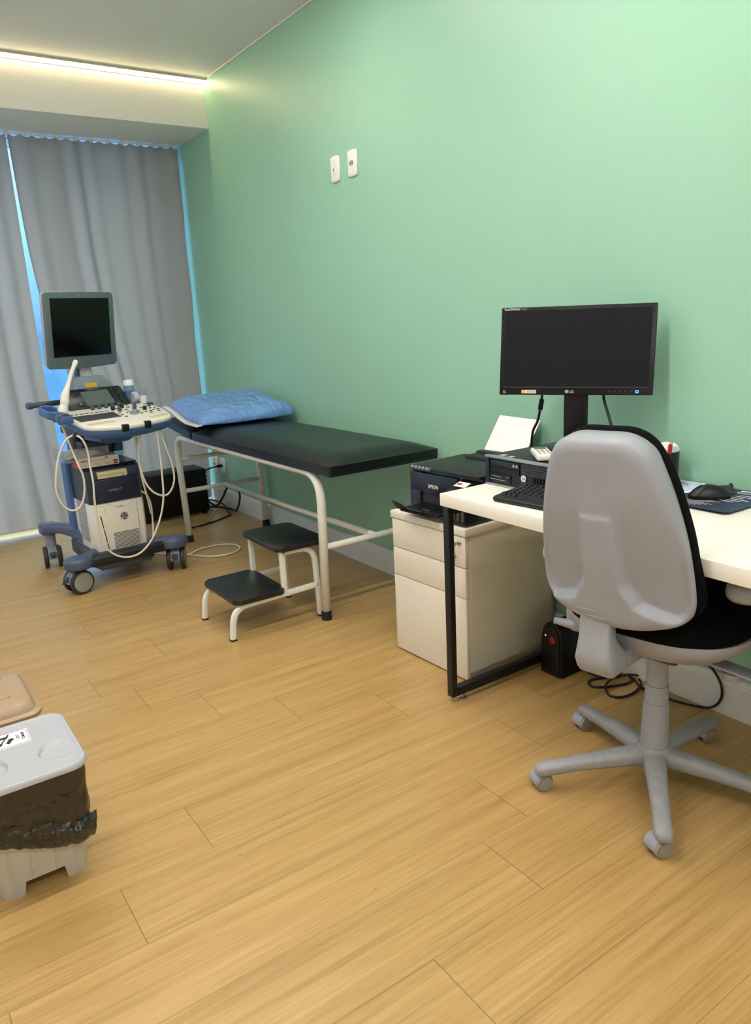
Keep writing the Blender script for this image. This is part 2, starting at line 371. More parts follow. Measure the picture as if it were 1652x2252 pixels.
# ---- lamps
def strip_light(name, x0, x1, y, W, colr, label):
    e = empty(name, ((x0+x1)/2, y, ZC), 0, label, 'ceiling light')
    MB().bx(x0-.01, x1+.01, y-.022, y+.022, ZC-.012, ZC).build('light_profile', 'led_case', e, smooth=0)
    A = (x1-x0)*.030; em = emit(name+'_glow', colr, W/(pi*A))
    MB().bx(x0, x1, y-.015, y+.015, ZC-.0135, ZC-.006).build('diffuser', em, e, smooth=0)
strip_light('ceiling_light', -2.75, -.45, 1.40, MAIN_W, MAIN_COL, 'long narrow light profile across the ceiling above the desk and chair')
strip_light('ceiling_light', -2.75, -.45, 2.95, MID_FILL_W, MID_FILL_COL, 'added unseen fill light strip across the ceiling above the exam bed')  # added fill strip out of view, evens out the green wall
strip_light('ceiling_light', -2.75, -.45, -.75, REAR_FILL_W, REAR_FILL_COL, 'added unseen fill light strip across the ceiling at the room end opposite the curtains')  # added fill strip out of view, lifts the near side
e = empty('cove_light', (-1.7, YB, ZC), 0, 'thin glowing warm light strip along the top of the curtain beam', 'strip light')
pr = [(0, 0), (0, -.030), (-.003, -.030), (-.003, -.024), (-.020, -.010), (-.027, -.013), (-.030, -.013), (-.030, 0)]
MB().loft([[(XL, YB+a, ZC+b) for a, b in pr], [(-.004, YB+a, ZC+b) for a, b in pr]]).build('light_profile', 'led_case', e, smooth=0)
pr = [(-.003, -.026), (-.004, -.0285), (-.024, -.0135), (-.023, -.011), (-.012, -.012)]
A = 3.4*.028; cove = emit('cove_glow', COVE_COL, COVE_W/(pi*A))
MB().loft([[(XL+.01, YB+a, ZC+b) for a, b in pr], [(-.006, YB+a, ZC+b) for a, b in pr]]).build('diffuser', cove, e, smooth=60)

# ---- curtains
def curtain(name, xl, xr, ph, label, wl=.135, amp=.019):
    b = MB(); rows = []; NZ, NX = 60, 150
    for i in range(NZ+1):
        z = .035+(ZB-.012-.035)*i/NZ; row = []; a, c = xl(z), xr(z)
        for j in range(NX+1):
            s = j/NX; x = a+(c-a)*s
            u = s*(xr(2.4)-xl(2.4))/wl*2*pi+ph
            am = amp*(.55+.45*sin(u*.37+1))*(1-.25*(z/2.5))*(1 if 0 < s < 1 else .4)
            y = YC+am*sin(u+.5*sin(u*.31)+.25*sin(z*1.3+u*.2))+.010*sin(z*2.1+s*9)*(1-z/2.6)
            if z > ZB-.05: y = YC+(y-YC)*.5
            top = 0
            if i == NZ: top = -.012*(.5-.5*sin(u*2.0))
            row.append((x+.3*am*cos(u), y, z+top))
        rows.append(row)
    b.grid(rows); return tag(b.build(name, 'curtain', smooth=180), label, 'curtain')
def lerp(T_, z):
    for (z0, a), (z1, c) in zip(T_, T_[1:]):
        if z <= z1: return a+(c-a)*max(0, (z-z0)/(z1-z0))
    return T_[-1][1]
curtain('curtain', lambda z: lerp([(0, -.86), (.8, -.87), (1.0, -.93), (1.4, -1.03), (1.8, -1.066), (2.1, -1.078), (2.5, -1.088)], z),
        lambda z: lerp([(0, -.030), (.5, -.026), (1.2, -.034), (1.5, -.022), (1.9, -.026), (2.05, -.018), (2.5, -.020)], z), .4, 'long grey curtain panel hanging behind the ultrasound machine beside the green wall')
curtain('curtain', lambda z: -2.35, lambda z: lerp([(0, -1.02), (.5, -1.06), (1.0, -1.088), (1.5, -1.092), (2.5, -1.095)], z), 1.9, 'grey curtain panel at the left edge, left of the bright gap')
ct = empty('curtain_track', (-1.5, YC, ZB), 0, 'white curtain track with gliders under the beam soffit', 'curtain track')
MB().bx(-3.3, -.01, YC+.02, YC+.04, ZB-.008, ZB).build('rail', 'plastic_w', ct, smooth=0)
for i in range(11):
    x = -1.09+i*.1
    MB().lathe([(.014, 0), (.014, .003)], T(x, YC-.012, ZB-.012) @ Rx(pi/2), 14).bx(x-.003, x+.003, YC-.014, YC+.03, ZB-.014, ZB-.006).build('glider', 'plastic_w', ct)

# ================================================================== WALL PLATES
def plate(yc, zc, label, kind):
    M_ = frame3((0, yc, zc), (0, -1, 0), (0, 0, 1))        # local x right, y up, z out of the wall (-x)
    e = empty('wall_plate', (0, yc, zc-.058), 0, label, 'wall socket')
    MB(M_).rings([(x, y+math.copysign(.005*(1-(x/.039)**2), y)) for x, y in [(a*.078-.039, s_*.055) for s_, rg in ((1, [1-q/10 for q in range(11)]), (-1, [q/10 for q in range(11)])) for a in rg]], lambda k, p: (p[0]*(1 if k > .93 else k), p[1]*(1 if k > .93 else k), .0105*(1-max(0, k-.72)**2/.28**2*.45)+.0015*(1-k)), 14, front=lambda p: (p[0], p[1], 0)).build('cover', 'plastic_w', e, smooth=180)
    if kind == 'switch':
        for dy in (.014, -.014):
            MB(M_).box((-.002, dy, .0125), (.024, .024, .004), .002).build('button', 'plastic_w', e)
        MB(M_).box((.0, -.004, .0148), (.004, .013, .001), .0004).build('jack', 'dark_hole', e)
        for dy in (.030, -.035): MB(M_).lathe([(.003, .0118), (.003, .0128)], T(.008, dy, 0), 10).build('screw', 'plastic_w', e)
    else:
        hexa = [(-.019, 0), (-.012, .011), (.012, .011), (.019, 0), (.012, -.011), (-.012, -.011)]
        MB(M_).prism(hexa, .0115, .0125, 0).build('socket', 'logo_g', e)
        MB(M_).lathe([(.0024, .012), (.0024, .0131)], T(-.009, 0, 0), 10).lathe([(.0024, .012), (.0024, .0131)], T(.009, 0, 0), 10).lathe([(.0024, .012), (.0024, .0131)], T(0, -.003, 0), 10).build('pin_hole', 'dark_hole', e)
    return e
plate(3.345, 1.998, 'white wall plate with two covers and a phone jack, left of the high pair', 'switch')
plate(3.191, 1.998, 'white power socket plate, right of the high pair on the green wall', 'socket')
plate(5.115, .297, 'low white socket plate with a black plug in it, behind the exam bed', 'socket')
plate(5.255, .297, 'low white socket plate half hidden behind the curtain edge', 'socket')

# ================================================================== BLACK UNIT AND CORDS IN THE CORNER
pu_ = e = empty('power_unit', (-.42, 5.09, 0), 0, 'large black power unit box on the floor behind the exam bed', 'power unit')
cas = MB().bx(-.66, -.19, 4.985, 5.20, .018, .325, .006)
cas.build('casing', 'black_p', e)
MB().bx(-.665, -.185, 4.980, 5.205, .322, .330, .003).build('lid', lambda: 0 if 0 else 'black_p', e) if False else None
b = MB()
for i in range(9): b.bx(-.192, -.184, 4.99, 5.19, .05+i*.03, .066+i*.03, .003)
b.build('ribs', 'black_p', e)
for x, y in ((-.63, 5.01), (-.22, 5.01), (-.63, 5.18), (-.22, 5.18)): MB().bx(x-.015, x+.015, y-.015, y+.015, 0, .02).build('foot', 'rubber', e)
def cord(name, pts, r, m, label, n=8, cat='cable', group=None, parent=None):
    if parent is not None: return lab(MB().tube(spline(pts, 8), r, n).build(name, m, parent, smooth=180), label)
    return tag(MB().tube(spline(pts, 8), r, n).build(name, m, smooth=180), label, cat, group)
pg = MB().tube([(-.012, 5.115, .299), (-.05, 5.112, .299)], .011, 10)

pcd_ = MB().tube(spline([(-.045, 5.112, .299), (-.09, 5.13, .292), (-.13, 5.17, .27), (-.16, 5.225, .24), (-.17, 5.232, .12), (-.17, 5.225, .05)], 8), .0055, 8).build('power_cord', 'cable_b', pu_, smooth=180); pg.build('plug', 'black_p', pcd_)
cord('power_cord', [(-.456, 4.655, .007), (-.38, 4.671, .007), (-.272, 4.704, .007), (-.177, 4.756, .007), (-.113, 4.80, .007), (-.089, 4.898, .007), (-.06, 5.05, .03), (-.10, 5.15, .05), (-.185, 5.17, .06)], .006, 'cable_b', 'thick black cord lying on the floor under the exam bed', parent=pu_)
cord('power_cord', [(-.185, 5.10, .10), (-.12, 5.04, .03), (-.10, 4.95, .10), (-.10, 4.843, .19), (-.10, 4.73, .224), (-.10, 4.645, .185), (-.10, 4.665, .11), (-.09, 4.75, .04), (-.06, 4.86, .018), (-.09, 4.98, .022), (-.185, 5.06, .03)], .0075, 'cable_b', 'thick black cord looping upright beside the black unit', parent=pu_)
cord('thin_cable', [(-.185, 5.13, .03), (-.106, 5.06, .02), (-.196, 4.907, .004), (-.283, 4.769, .004), (-.359, 4.701, .004), (-.454, 4.63, .004)], .003, 'logo_g', 'thin pale cable lying beside the black cord under the bed', parent=pu_)

# ================================================================== EXAM BED
e = empty('exam_bed', (-.31, 3.5, 0), 0, 'white tube framed exam bed with black padded top beside the green wall', 'exam bed')
def arc_path(P, R, n=7):
    P = [Vector(p) for p in P]; o = [P[0]]
    for i in range(1, len(P)-1):
        a = (P[i-1]-P[i]); b_ = (P[i+1]-P[i]); r = min(R, a.length*.49, b_.length*.49)
        A = P[i]+a.normalized()*r; B = P[i]+b_.normalized()*r
        for k in range(n+1):
            t = k/n; o.append(A*(1-t)**2+P[i]*2*t*(1-t)+B*t*t)
    o.append(P[-1]); return o
for x in (-.575, -.048):
    nm = MB().tube(arc_path([(x, 4.375, .02), (x, 4.425, .655), (x, 2.70, .660), (x, 2.725, .02)], .13), .0195, 14)
    nm.build('side_frame', 'tube', e, smooth=180)
    for y in (4.374, 2.725): MB().lathe([(.024, 0), (.0225, .04), (.0205, .042)], T(x, y, 0), 16).build('foot_cap', 'rubber', e)
for y, z in ((4.40, .315), (4.405, .515), (2.715, .335)):
    MB().tube([(-.575, y, z), (-.048, y, z)], .014, 12).build('crossbar', 'tube', e, smooth=180)
MB().tube([(-.30, 4.40, .315), (-.30, 2.715, .335)], .0145, 12).build('stretcher', 'tube', e, smooth=180)
for dx in (-.42, -.18):
    MB().tube(arc_path([(dx, 4.43, .69), (dx, 4.22, .56), (dx+.1, 4.22, .56), (dx+.1, 4.42, .53)], .03), .007, 8).build('headrest_prop', 'tube', e, smooth=180)
def pad(name, x0, x1, y0_, y1, zb, ze, zt, M_=I4, m='leather'):
    cx, cy = (x0+x1)/2, (y0_+y1)/2; out = rrect(x1-x0, y1-y0_, .012, 3)
    o2 = []
    for i in range(len(out)):
        a, c = Vector(out[i]), Vector(out[(i+1) % len(out)]); n = max(1, int((c-a).length/.03))
        for k in range(n): o2.append(tuple(a.lerp(c, k/n)))
    def fn(k, p):
        px, py = p[0]*k, p[1]*k
        dx = 1-abs(px)/((x1-x0)/2); dy = ((y1-y0_)/2-abs(py))
        ex = min(1, max(0, dx*(x1-x0)/2/.13)); ey = min(1, max(0, dy/.13))
        h = sin(ex*pi/2)**.75*sin(ey*pi/2)**.75
        return (cx+px, cy+py, ze+(zt-ze)*h+.0015*noise.noise((px*9, py*9, 3)))
    top = MB(M_); top.rings(o2, fn, 26, front=lambda p: (cx+p[0], cy+p[1], zb))
    return top.build(name, m, e, smooth=50)
lab(pad('mattress', -.605, -.035, 2.57, 4.075, .678, .712, .748), 'black padded mattress section')
hr = T(0, 4.085, .680) @ Rx(rad(6)) @ T(0, -4.085, -.680)
pad('headrest', -.605, -.035, 4.09, 4.51, .68, .712, .742, hr)
MB().bx(-.60, -.04, 2.575, 4.07, .668, .680).build('base_board', 'vinyl_edge', e)
MB(hr).bx(-.60, -.04, 4.095, 4.505, .668, .681).build('headrest_board', 'vinyl_edge', e)

# ---- pillow in clear plastic
e = empty('pillow', (-.33, 4.13, .75), 0, 'blue pillow in shiny clear plastic at the head of the exam bed', 'pillow')
def pill(top):
    rows = []; NA, NB_ = 70, 54
    for i in range(NA+1):
        a = i/NA; row = []
        for j in range(NB_+1):
            c = j/NB_; x = -.615+.585*a
            y_lo = 3.885+.01*sin(a*5)+.02*sm(.7, 1, a)-.012*sin(a*pi); y_hi = 4.405-.05*a+.02*sin(a*pi)
            y = y_lo+(y_hi-y_lo)*c
            e1 = (1-abs(2*a-1)**(3.0 if a < .5 else 6.0))*(1-abs(2*c-1)**3.4)
            t = max(e1, 0)**(.55-.22*sm(.5, 1, a))
            mid = .762+.062*sm(.25, 1, c)+.018*(1-sm(0, .35, a))*(.4+.6*c)+.012*a*(1-c)
            wr = .009*noise.noise((x*11, y*9, 1.3))+.007*noise.noise((x*30, y*15, 4.1))+.004*abs(noise.noise((x*60, y*30, 2.0)))+.007*sin(y*60+x*25)*math.exp(-((a-.78)/.06)**2)
            low = max(.752 if y < 4.085 else .752+(y-4.085)*.105, mid-.045*t)
            z = mid+(.096*t+wr*t if top else 0)
            if not top: z = mid+(low-mid)*t
            row.append((x, y, z))
        rows.append(row)
    return rows
pb = MB(); pb.grid(pill(True)); pb.grid([r[::-1] for r in pill(False)])
bmesh.ops.remove_doubles(pb.bm, verts=pb.bm.verts, dist=1e-5)
pb.build('cover', 'pillow', e, smooth=180)
edge = [r for r in [pill(True)[0]]][0]; hm = MB()
hm.loft([[(x-.030, y-.006, z-.006), (x-.030, y-.006, z), (x+.008, y, z+.005), (x+.008, y, z-.004)] for x, y, z in edge])
lab(hm.build('hem', 'hem', e, smooth=180), 'white zip edge of pillow cover')

# ================================================================== STEP STOOL
e = empty('step_stool', (-.79, 2.95, 0), 0, 'two tread white step stool with black rubber treads beside the bed', 'step stool')
sq = rrect(1, 1, .25, 2)
for y in (2.785, 3.092):
    MB().tube(arc_path([(-1.0, y, .006), (-.985, y, .14), (-.58, y, .150)], .10), .024, sec=sq, upv=(0, 1, 0)).build('lower_rail', 'tube', e, smooth=35)
    MB().tube(arc_path([(-.572, y, .006), (-.585, y, .330), (-.742, y, .332)], .10), .024, sec=sq, upv=(0, 1, 0)).build('rear_leg', 'tube', e, smooth=35)
    MB().tube([(-.742, y, .15), (-.742, y, .335)], .024, sec=sq, upv=(0, 1, 0)).build('upright', 'tube', e, smooth=35)
    for x in (-1.0, -.572): MB().box((x, y, .004), (.026, .026, .008), .002).build('foot_cap', 'rubber', e)
for x, z in ((-.742, .16), (-.60, .325)): MB().tube([(x, 2.785, z-.012), (x, 3.092, z-.012)], .02, sec=sq).build('crossbar', 'tube', e, smooth=35)
def tread(x0, x1, y0_, y1, z):
    c = .028; P = [(x0+c, y0_), (x1-c, y0_), (x1, y0_+c), (x1, y1-c), (x1-c, y1), (x0+c, y1), (x0, y1-c), (x0, y0_+c)]
    MB().prism(P, z-.026, z, .006).build('tread', 'step', e)
tread(-.985, -.735, 2.758, 3.118, .178); tread(-.775, -.525, 2.752, 3.122, .365)

# ================================================================== ULTRASOUND MACHINE
UM = T(-1.09, 3.88, 0) @ Rz(.06)
us = empty('ultrasound_machine', (-1.09, 3.88, 0), .06, 'wheeled ultrasound machine with screen and control console in front of the curtains', 'ultrasound machine')
U = lambda: MB(UM)
# base
U().prism([(-.15, .02), (.15, .02), (.17, .12), (.15, .50), (-.15, .50), (-.17, .12)], .085, .175, .02, seg=3).build('chassis', 'grey_d', us)
def leg_arm(x, y, front):
    if front: secs = [(-.13*(-1 if x > 0 else 1), .10, .165, .05, .05), (x*.72, .055, .165, .06, .045), (x*.97, .005, .157, .075, .06), (x*1.10, -.015, .157, .045, .05)]
    else: secs = [(x*.4, .22, .18, .07, .09), (x*.55, .36, .225, .075, .075), (x*.8, .50, .235, .07, .055), (x*.97, .57, .225, .09, .06), (x*1.03, .61, .222, .06, .05)]
    P = spline([Vector((a, b_, c)) for a, b_, c, d, h in secs], 5); N = len(P); R = []
    for i, p in enumerate(P):
        t = i/5; k = min(int(t), len(secs)-2); f = t-k
        wd = secs[k][3]*(1-f)+secs[k+1][3]*f; h = secs[k][4]*(1-f)+secs[k+1][4]*f
        tg = (P[min(i+1, N-1)]-P[max(i-1, 0)]); tg.z = 0; tg.normalize(); n = Vector((tg.y, -tg.x, 0))
        R.append([p+n*a+Vector((0, 0, b_)) for a, b_ in rrect(wd, h, .02, 4)])
    b = U(); b.loft(R)
    if front:
        b.prism([(x*.97+.074*cos(2*pi*i/28), .0+.060*sin(2*pi*i/28)) for i in range(28)], .128, .190, .020, seg=3)
    else:
        b.prism([(px+x*1.0, py+.585) for px, py in rrect(.10, .10, .03)], .195, .255, .014, seg=3)
    return b.build('base_leg', 'navy', us, smooth=50)
for x, y, f in ((-.265, 0, True), (.265, 0, True), (-.235, .57, False), (.235, .57, False)): leg_arm(x, y, f)
U().bx(-.205, .205, -.024, .030, .122, .175, .014, seg=3).build('foot_rest', 'black_m', us)
U().bx(-.15, .13, .0, .06, .085, .125, .012).build('lower_lip', 'grey_d', us)
def us_caster(x, y, ang, top, brake=True):
    C_ = UM @ T(x, y, 0) @ Rz(ang); r = .062
    c = MB(C_)
    arc = [(r*1.0*cos(rad(a)), .066+r*.98*sin(rad(a))) for a in range(20, 200, 12)]
    inn = [(r*.55*cos(rad(a)), .066+r*.5*sin(rad(a))) for a in range(190, 20, -20)]
    c.prism(arc+inn, -.024, .024, .004, M=Matrix(((1, 0, 0, 0), (0, 0, 1, 0), (0, 1, 0, 0), (0, 0, 0, 1)))); c.lathe([(.028, .11), (.028, top)], T(0, 0, 0), 18)
    cs = c.build('caster', 'grey_m', us)
    for sgn in (-1, 1):
        w_ = MB(C_ @ T(0, sgn*.036, r) @ Rx(pi/2*-sgn))
        w_.lathe([(.040, -.012), (r-.004, -.012), (r, -.007), (r, .007), (r-.004, .0125), (.050, .0125)], n=36).build('wheel', 'tyre', cs)
        MB(C_ @ T(0, sgn*.036, r) @ Rx(pi/2*-sgn)).lathe([(.0495, .010), (.0495, .0135), (.046, .0145), (.0005, .0138)], n=30).build('wheel_disc', 'hubm', cs)
    MB(C_).lathe([(.012, -.044), (.012, .044)], T(0, 0, r) @ Rx(pi/2), 12).build('axle', 'grey_d', cs)
    if brake: MB(C_).bx(-.075, -.045, -.018, .018, .075, .098, .006).bx(-.088, -.07, -.008, .008, .066, .074, .002).build('brake_pedal', 'grey_d', cs)
us_caster(-.265, .015, rad(12), .135); us_caster(.265, .015, rad(60), .135); us_caster(-.235, .585, rad(78), .20); us_caster(.235, .585, rad(40), .20)
# body
fy = .05
def body_poly(inset=0): return [(-.125+inset, fy), (.125-inset, fy), (.142-inset, fy+.025), (.145-inset, fy+.33), (-.145+inset, fy+.33), (-.142+inset, fy+.025)]
U().prism(body_poly(), .165, .428, .006, seg=2).build('lower_cabinet', 'cream', us)
tb = []
for z, fr in ((.428, 0), (.56, .004), (.60, .02), (.618, .05)):
    tb.append([(x, max(y, fy+fr+(.02 if abs(x) > .13 else 0)), z) for x, y in body_poly(.0)])
U().loft(tb).build('upper_cabinet', 'navy_d', us, smooth=30)
U().bx(-.108, .112, fy-.012, fy+.02, .432, .555, .008, seg=3).build('front_door', 'navy_d', us)
U().bx(-.088, .065, fy-.006, fy+.02, .556, .592, .003).build('disc_drive', 'drive', us)
U().bx(-.080, .052, fy-.0068, fy-.005, .5735, .5748).bx(.036, .046, fy-.0068, fy-.005, .562, .566).build('disc_slot', 'grey_d', us)
U().bx(-.10, .10, fy-.004, fy+.01, .170, .424, .006).build('front_panel', 'cream', us)
b = U()
for i in range(12): b.bx(-.048, .088, fy-.0052, fy-.0035, .180+i*.0072, .1828+i*.0072)
b.build('vent_grille', 'grey_d', us, smooth=0)
b = U()
for z0, z1 in ((.165, .215), (.222, .29), (.297, .365)):
    b.prism([(-.082+.022*(z0-.165)/-.2, z0), (-.077+.022*(z0-.165)/-.2, z0), (-.077+.022*(z1-.165)/-.2, z1), (-.082+.022*(z1-.165)/-.2, z1)], fy-.0052, fy-.003, M=Matrix(((1, 0, 0, 0), (0, 0, 1, 0), (0, 1, 0, 0), (0, 0, 0, 1))))
b.bx(.094, .0955, fy-.0052, fy-.003, .20, .37)
b.build('panel_gap', 'dark_hole', us, smooth=0)
for gp in ([(-.062, .424), (-.035, .408), (.012, .394), (.055, .402), (.085, .424)], [(-.098, .418), (-.085, .412), (-.076, .396), (-.073, .368)], [(.088, .36), (.092, .396), (.098, .415)]): U().tube(spline([(a_, fy-.0045, c_) for a_, c_ in gp], 5), .0012, 6).build('panel_groove', 'bezel_l', us, smooth=180)
FR = lambda x, z, d=-.006: UM @ frame3((x, fy+d, z), (1, 0, 0), (0, 0, 1))       # front face text frame
b = MB(FR(.020, .345)); b.lathe([(.0205, 0), (.0205, .0012)], n=30); lg = lab(b.build('emblem', 'logo_k', us), 'round black emblem')
b = MB(FR(.020, .345, -.0075))
b.tube([(.0175*cos(2*pi*i/40), .0175*sin(2*pi*i/40), 0) for i in range(40)], .0008, 6, closed=True)
for k in range(4):
    a = k*pi/2+.3; b.tube([((.0145-.0002*i)*cos(a+i*.11), (.0145-.0002*i)*sin(a+i*.11), 0) for i in range(9)], .0009, 6)
for cx, m_ in ((-.0052, 1), (.0052, 1)):
    b.tube(spline([(cx+.004, .005, 0), (cx, .0085, 0), (cx-.0035, .004, 0), (cx-.001, -.003, 0), (cx-.0035, -.0075, 0), (cx, -.009, 0), (cx+.003, -.004, 0), (cx-.004, .0, 0)], 5), .0008, 6)
b.build('monogram', 'logo_w', lg, smooth=180)
for i in range(3): U().lathe([(.0028, 0), (.0028, .0015)], T(-.004+i*.012, fy-.004, .400) @ Rx(pi/2), 10).build('indicator_light', 'logo_k', us)
text('LOGIQ S7', .016, 'logo_g', us, FR(-.045, .487, -.0125), 'lettering')
b = U()
for j in range(9):
    for i in range(26): b.bx(-.1462, -.1445, fy+.085+j*.016, fy+.093+j*.016, .215+i*.0085, .219+i*.0085)
b.build('side_perforation', 'grey_m', us, smooth=0)
# column, transducer shelf, tray
U().bx(-.115, .10, .30, .43, .16, .80, .02, seg=3).build('column', 'navy_d', us)
U().bx(-.165, -.12, .33, .42, .20, .66, .015).build('rear_pillar', 'blue_m', us)
U().bx(-.10, .06, .20, .42, .69, .735, .008).build('column_ledge', 'grey_d', us)
t = U(); t.bx(-.222, .01, .115, .118, .652, .715).bx(-.222, -.219, .115, .30, .652, .715).bx(.007, .01, .115, .30, .652, .715).bx(-.222, .01, .115, .30, .650, .653)
lab(t.build('storage_tray', 'clear', us, smooth=0), 'clear acrylic tray')
# console in its own turned and tilted frame
CP = Vector((-1.1032, 4.0996, 0)); CY = .22; CT = rad(10)
Cf = T(*CP) @ Rz(CY); CPl = Cf @ T(0, -.34, .853) @ Rx(CT)            # plane frame: x right, y up the slope, z out
Cm = lambda z=0: MB(CPl @ T(0, 0, z))
outl = [(-.226, .05), (-.218, .012), (-.196, -.014), (-.15, -.036), (-.073, -.058), (.0, -.062), (.082, -.052), (.17, -.034), (.225, -.012), (.252, .022), (.268, .07), (.281, .14), (.278, .23), (.262, .262), (.188, .31), (-.143, .31), (-.205, .29), (-.222, .22)]
con = [tuple(v)[:2] for v in spline([(x, y, 0) for x, y in outl], 4, closed=True)]
Cm().prism(con, -.026, 0, .010, seg=3, ang=60).build('console_top', 'cream', us, smooth=50)
cx_, cy_ = .03, .12
Cm().loft([[(cx_+(x-cx_)*s_, cy_+(y-cy_)*s_, z) for x, y in con] for s_, z in ((1.0, -.024), (1.005, -.040), (.93, -.062), (.80, -.075))]).build('console_tray', 'blue_m', us, smooth=50)
Cm().prism([(-.208, .19), (.021, .19), (.010, .090), (-.208, .086)], -.003, .0015, .001).build('keyboard', 'key_dk', us)
b = Cm()
for r_ in range(6):
    for c_ in range(15):
        b.box((-.198+c_*.0145, .178-r_*.016, .0018), (.0115, .0125, .0014), .0004)
b.build('keyboard_keys', 'grey_d', us, smooth=0)
for i in range(8): Cm().box((-.190+i*.027, .218, .001), (.020, .007, .003), .001).build('soft_key', 'grey_d', us)
kn = [(-.047, .275), (-.007, .28), (.032, .283), (.068, .285), (.106, .285), (.038, .225), (.10, .245), (.056, .189), (.168, .236), (.14, .188), (.182, .158), (.242, .215)]
for i, (x, y) in enumerate(kn): Cm().lathe([(.0105, 0), (.010, .018), (.0085, .020)], T(x, y, 0), 16).build('knob', 'panel' if i in (5, 6, 10) else 'key_dk', us)
for x, y in [(.15, .286), (.133, .24), (.1, .2), (.035, .152), (.027, .115), (.03, .079), (.186, .201), (.167, .119), (.223, .173), (.25, .173), (.195, .122), (.222, .137), (.248, .138), (.236, .108), (.181, .092), (.067, .239)]:
    Cm().box((x, y, .001), (.016, .008, .005), .002).build('button', 'grey_d', us)
Cm().lathe([(.026, 0), (.026, .002), (.023, .004)], T(.106, .126, 0), 24).lathe([(.019, .003), (.017, .010), (.011, .016), (.004, .0185)], T(.106, .126, 0), 24).build('trackball', 'grey_m', us)
for a0 in (20, 110, 200, 290):
    Cm().tube([(.106+.038*cos(rad(a)), .126+.038*sin(rad(a)), .001) for a in range(a0, a0+55, 6)], .004, 8).build('trackball_key', 'hubm', us, smooth=180)
def slot(c, d, ang):
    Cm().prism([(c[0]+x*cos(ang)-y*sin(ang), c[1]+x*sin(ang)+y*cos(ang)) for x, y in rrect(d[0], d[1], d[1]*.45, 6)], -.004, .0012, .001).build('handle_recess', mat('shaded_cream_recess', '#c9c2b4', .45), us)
slot((-.135, .024), (.15, .036), .06); slot((.172, .016), (.12, .030), .22)
for x, y in ((-.055, -.060), (.069, -.055)): Cm().bx(x-.018, x+.018, y-.006, y+.014, -.032, .0025, .003).build('rim_clip', 'panel', us)
# upright control panel
PT = rad(55)
Pf = Cf @ T(0, .0, .905) @ Rx(PT); Pm = lambda: MB(Pf)
pp = [(-.118, -.014), (.205, -.004), (.214, .006), (.197, .108), (.186, .119), (-.086, .121), (-.128, .112), (-.140, .095), (-.138, .062)]
Pm().prism(pp, -.03, 0, .006, seg=2).build('control_panel', 'panel', us)
Pm().prism([(-.041, .099), (.111, .102), (.126, .015), (-.031, .012)], -.002, .0012).build('touch_screen', 'lcd', us, smooth=0)
for i in range(8):
    y = .097-i*.0105; x = .131+i*.0013
    Pm().box((x+.018, y, .0006), (.045, .0022, .001)).build('slider_track', 'logo_k' if 0 else 'key_dk', us, smooth=0)
    Pm().box((x+.022+.004*sin(i*2.1), y, .004), (.008, .0055, .007), .001).build('slider_knob', 'logo_k', us)
Pm().lathe([(.016, 0), (.016, .003), (.013, .004)], T(-.075, .088, 0), 20).build('power_button', 'logo_k', us)
Pm().box((-.066, .024, .002), (.030, .020, .004), .002).build('port_cover', 'logo_k', us)
Pm().box((-.064, .026, .0045), (.012, .008, .003), .001).build('port', 'silver', us)
text('LOGIQ S7 Expert', .0095, 'logo_g', us, Pf @ T(-.002, .107, .0008), 'lettering')
# side probe holder
H_ = Cf @ T(-.27, -.165, .905) @ Rx(rad(11)); hold = MB(H_)
ring = [Vector((x, y, 0)) for x, y in rrect(.062, .125, .028, 6)]
hold.tube([(p.x-.012, p.y+.062, 0) for p in ring], 1, sec=[(a*.014, b_*.040) for a, b_ in rrect(1, 1, .25, 3)], closed=True, upv=(0, 0, 1))
hold.bx(-.040, .026, -.105, .0, -.020, .018, .008); hold.build('probe_holder', 'blue_m', us)
MB(H_).bx(-.032, .015, .012, .112, -.016, -.006).build('holder_floor', 'dark_hole', us, smooth=0)
for y in (-.03, -.085): MB(H_).bx(-.042, .006, y-.012, y+.012, -.021, .0195, .003).build('holder_band', 'grey_d', us)
MB(H_).lathe([(.020, .0185), (.020, .0195)], T(.0, -.075, 0), 18).build('holder_hole', 'dark_hole', us)
hb = MB(Cf); hb.tube([(-.255, .21, .932), (-.05, .21, .934)], .014, 12); hb.build('rear_handle', 'grey_d', us, smooth=180)
MB(Cf).lathe([(.017, 0), (.019, .01), (.019, .026), (.013, .032)], T(-.232, .21, .932) @ Ry(-pi/2), 16).build('handle_end', 'navy', us)
MB(Cf).bx(-.15, .10, -.18, .12, .780, .822, .012).build('console_support', 'grey_d', us)
MB(Cf).prism([(-.10, .79), (.09, .79), (.12, .765), (.06, .735), (-.06, .735), (-.09, .75)], -.20, -.02, .004, M=Matrix(((1, 0, 0, 0), (0, 0, 1, 0), (0, 1, 0, 0), (0, 0, 0, 1)))).build('lift_housing', 'blue_m', us)
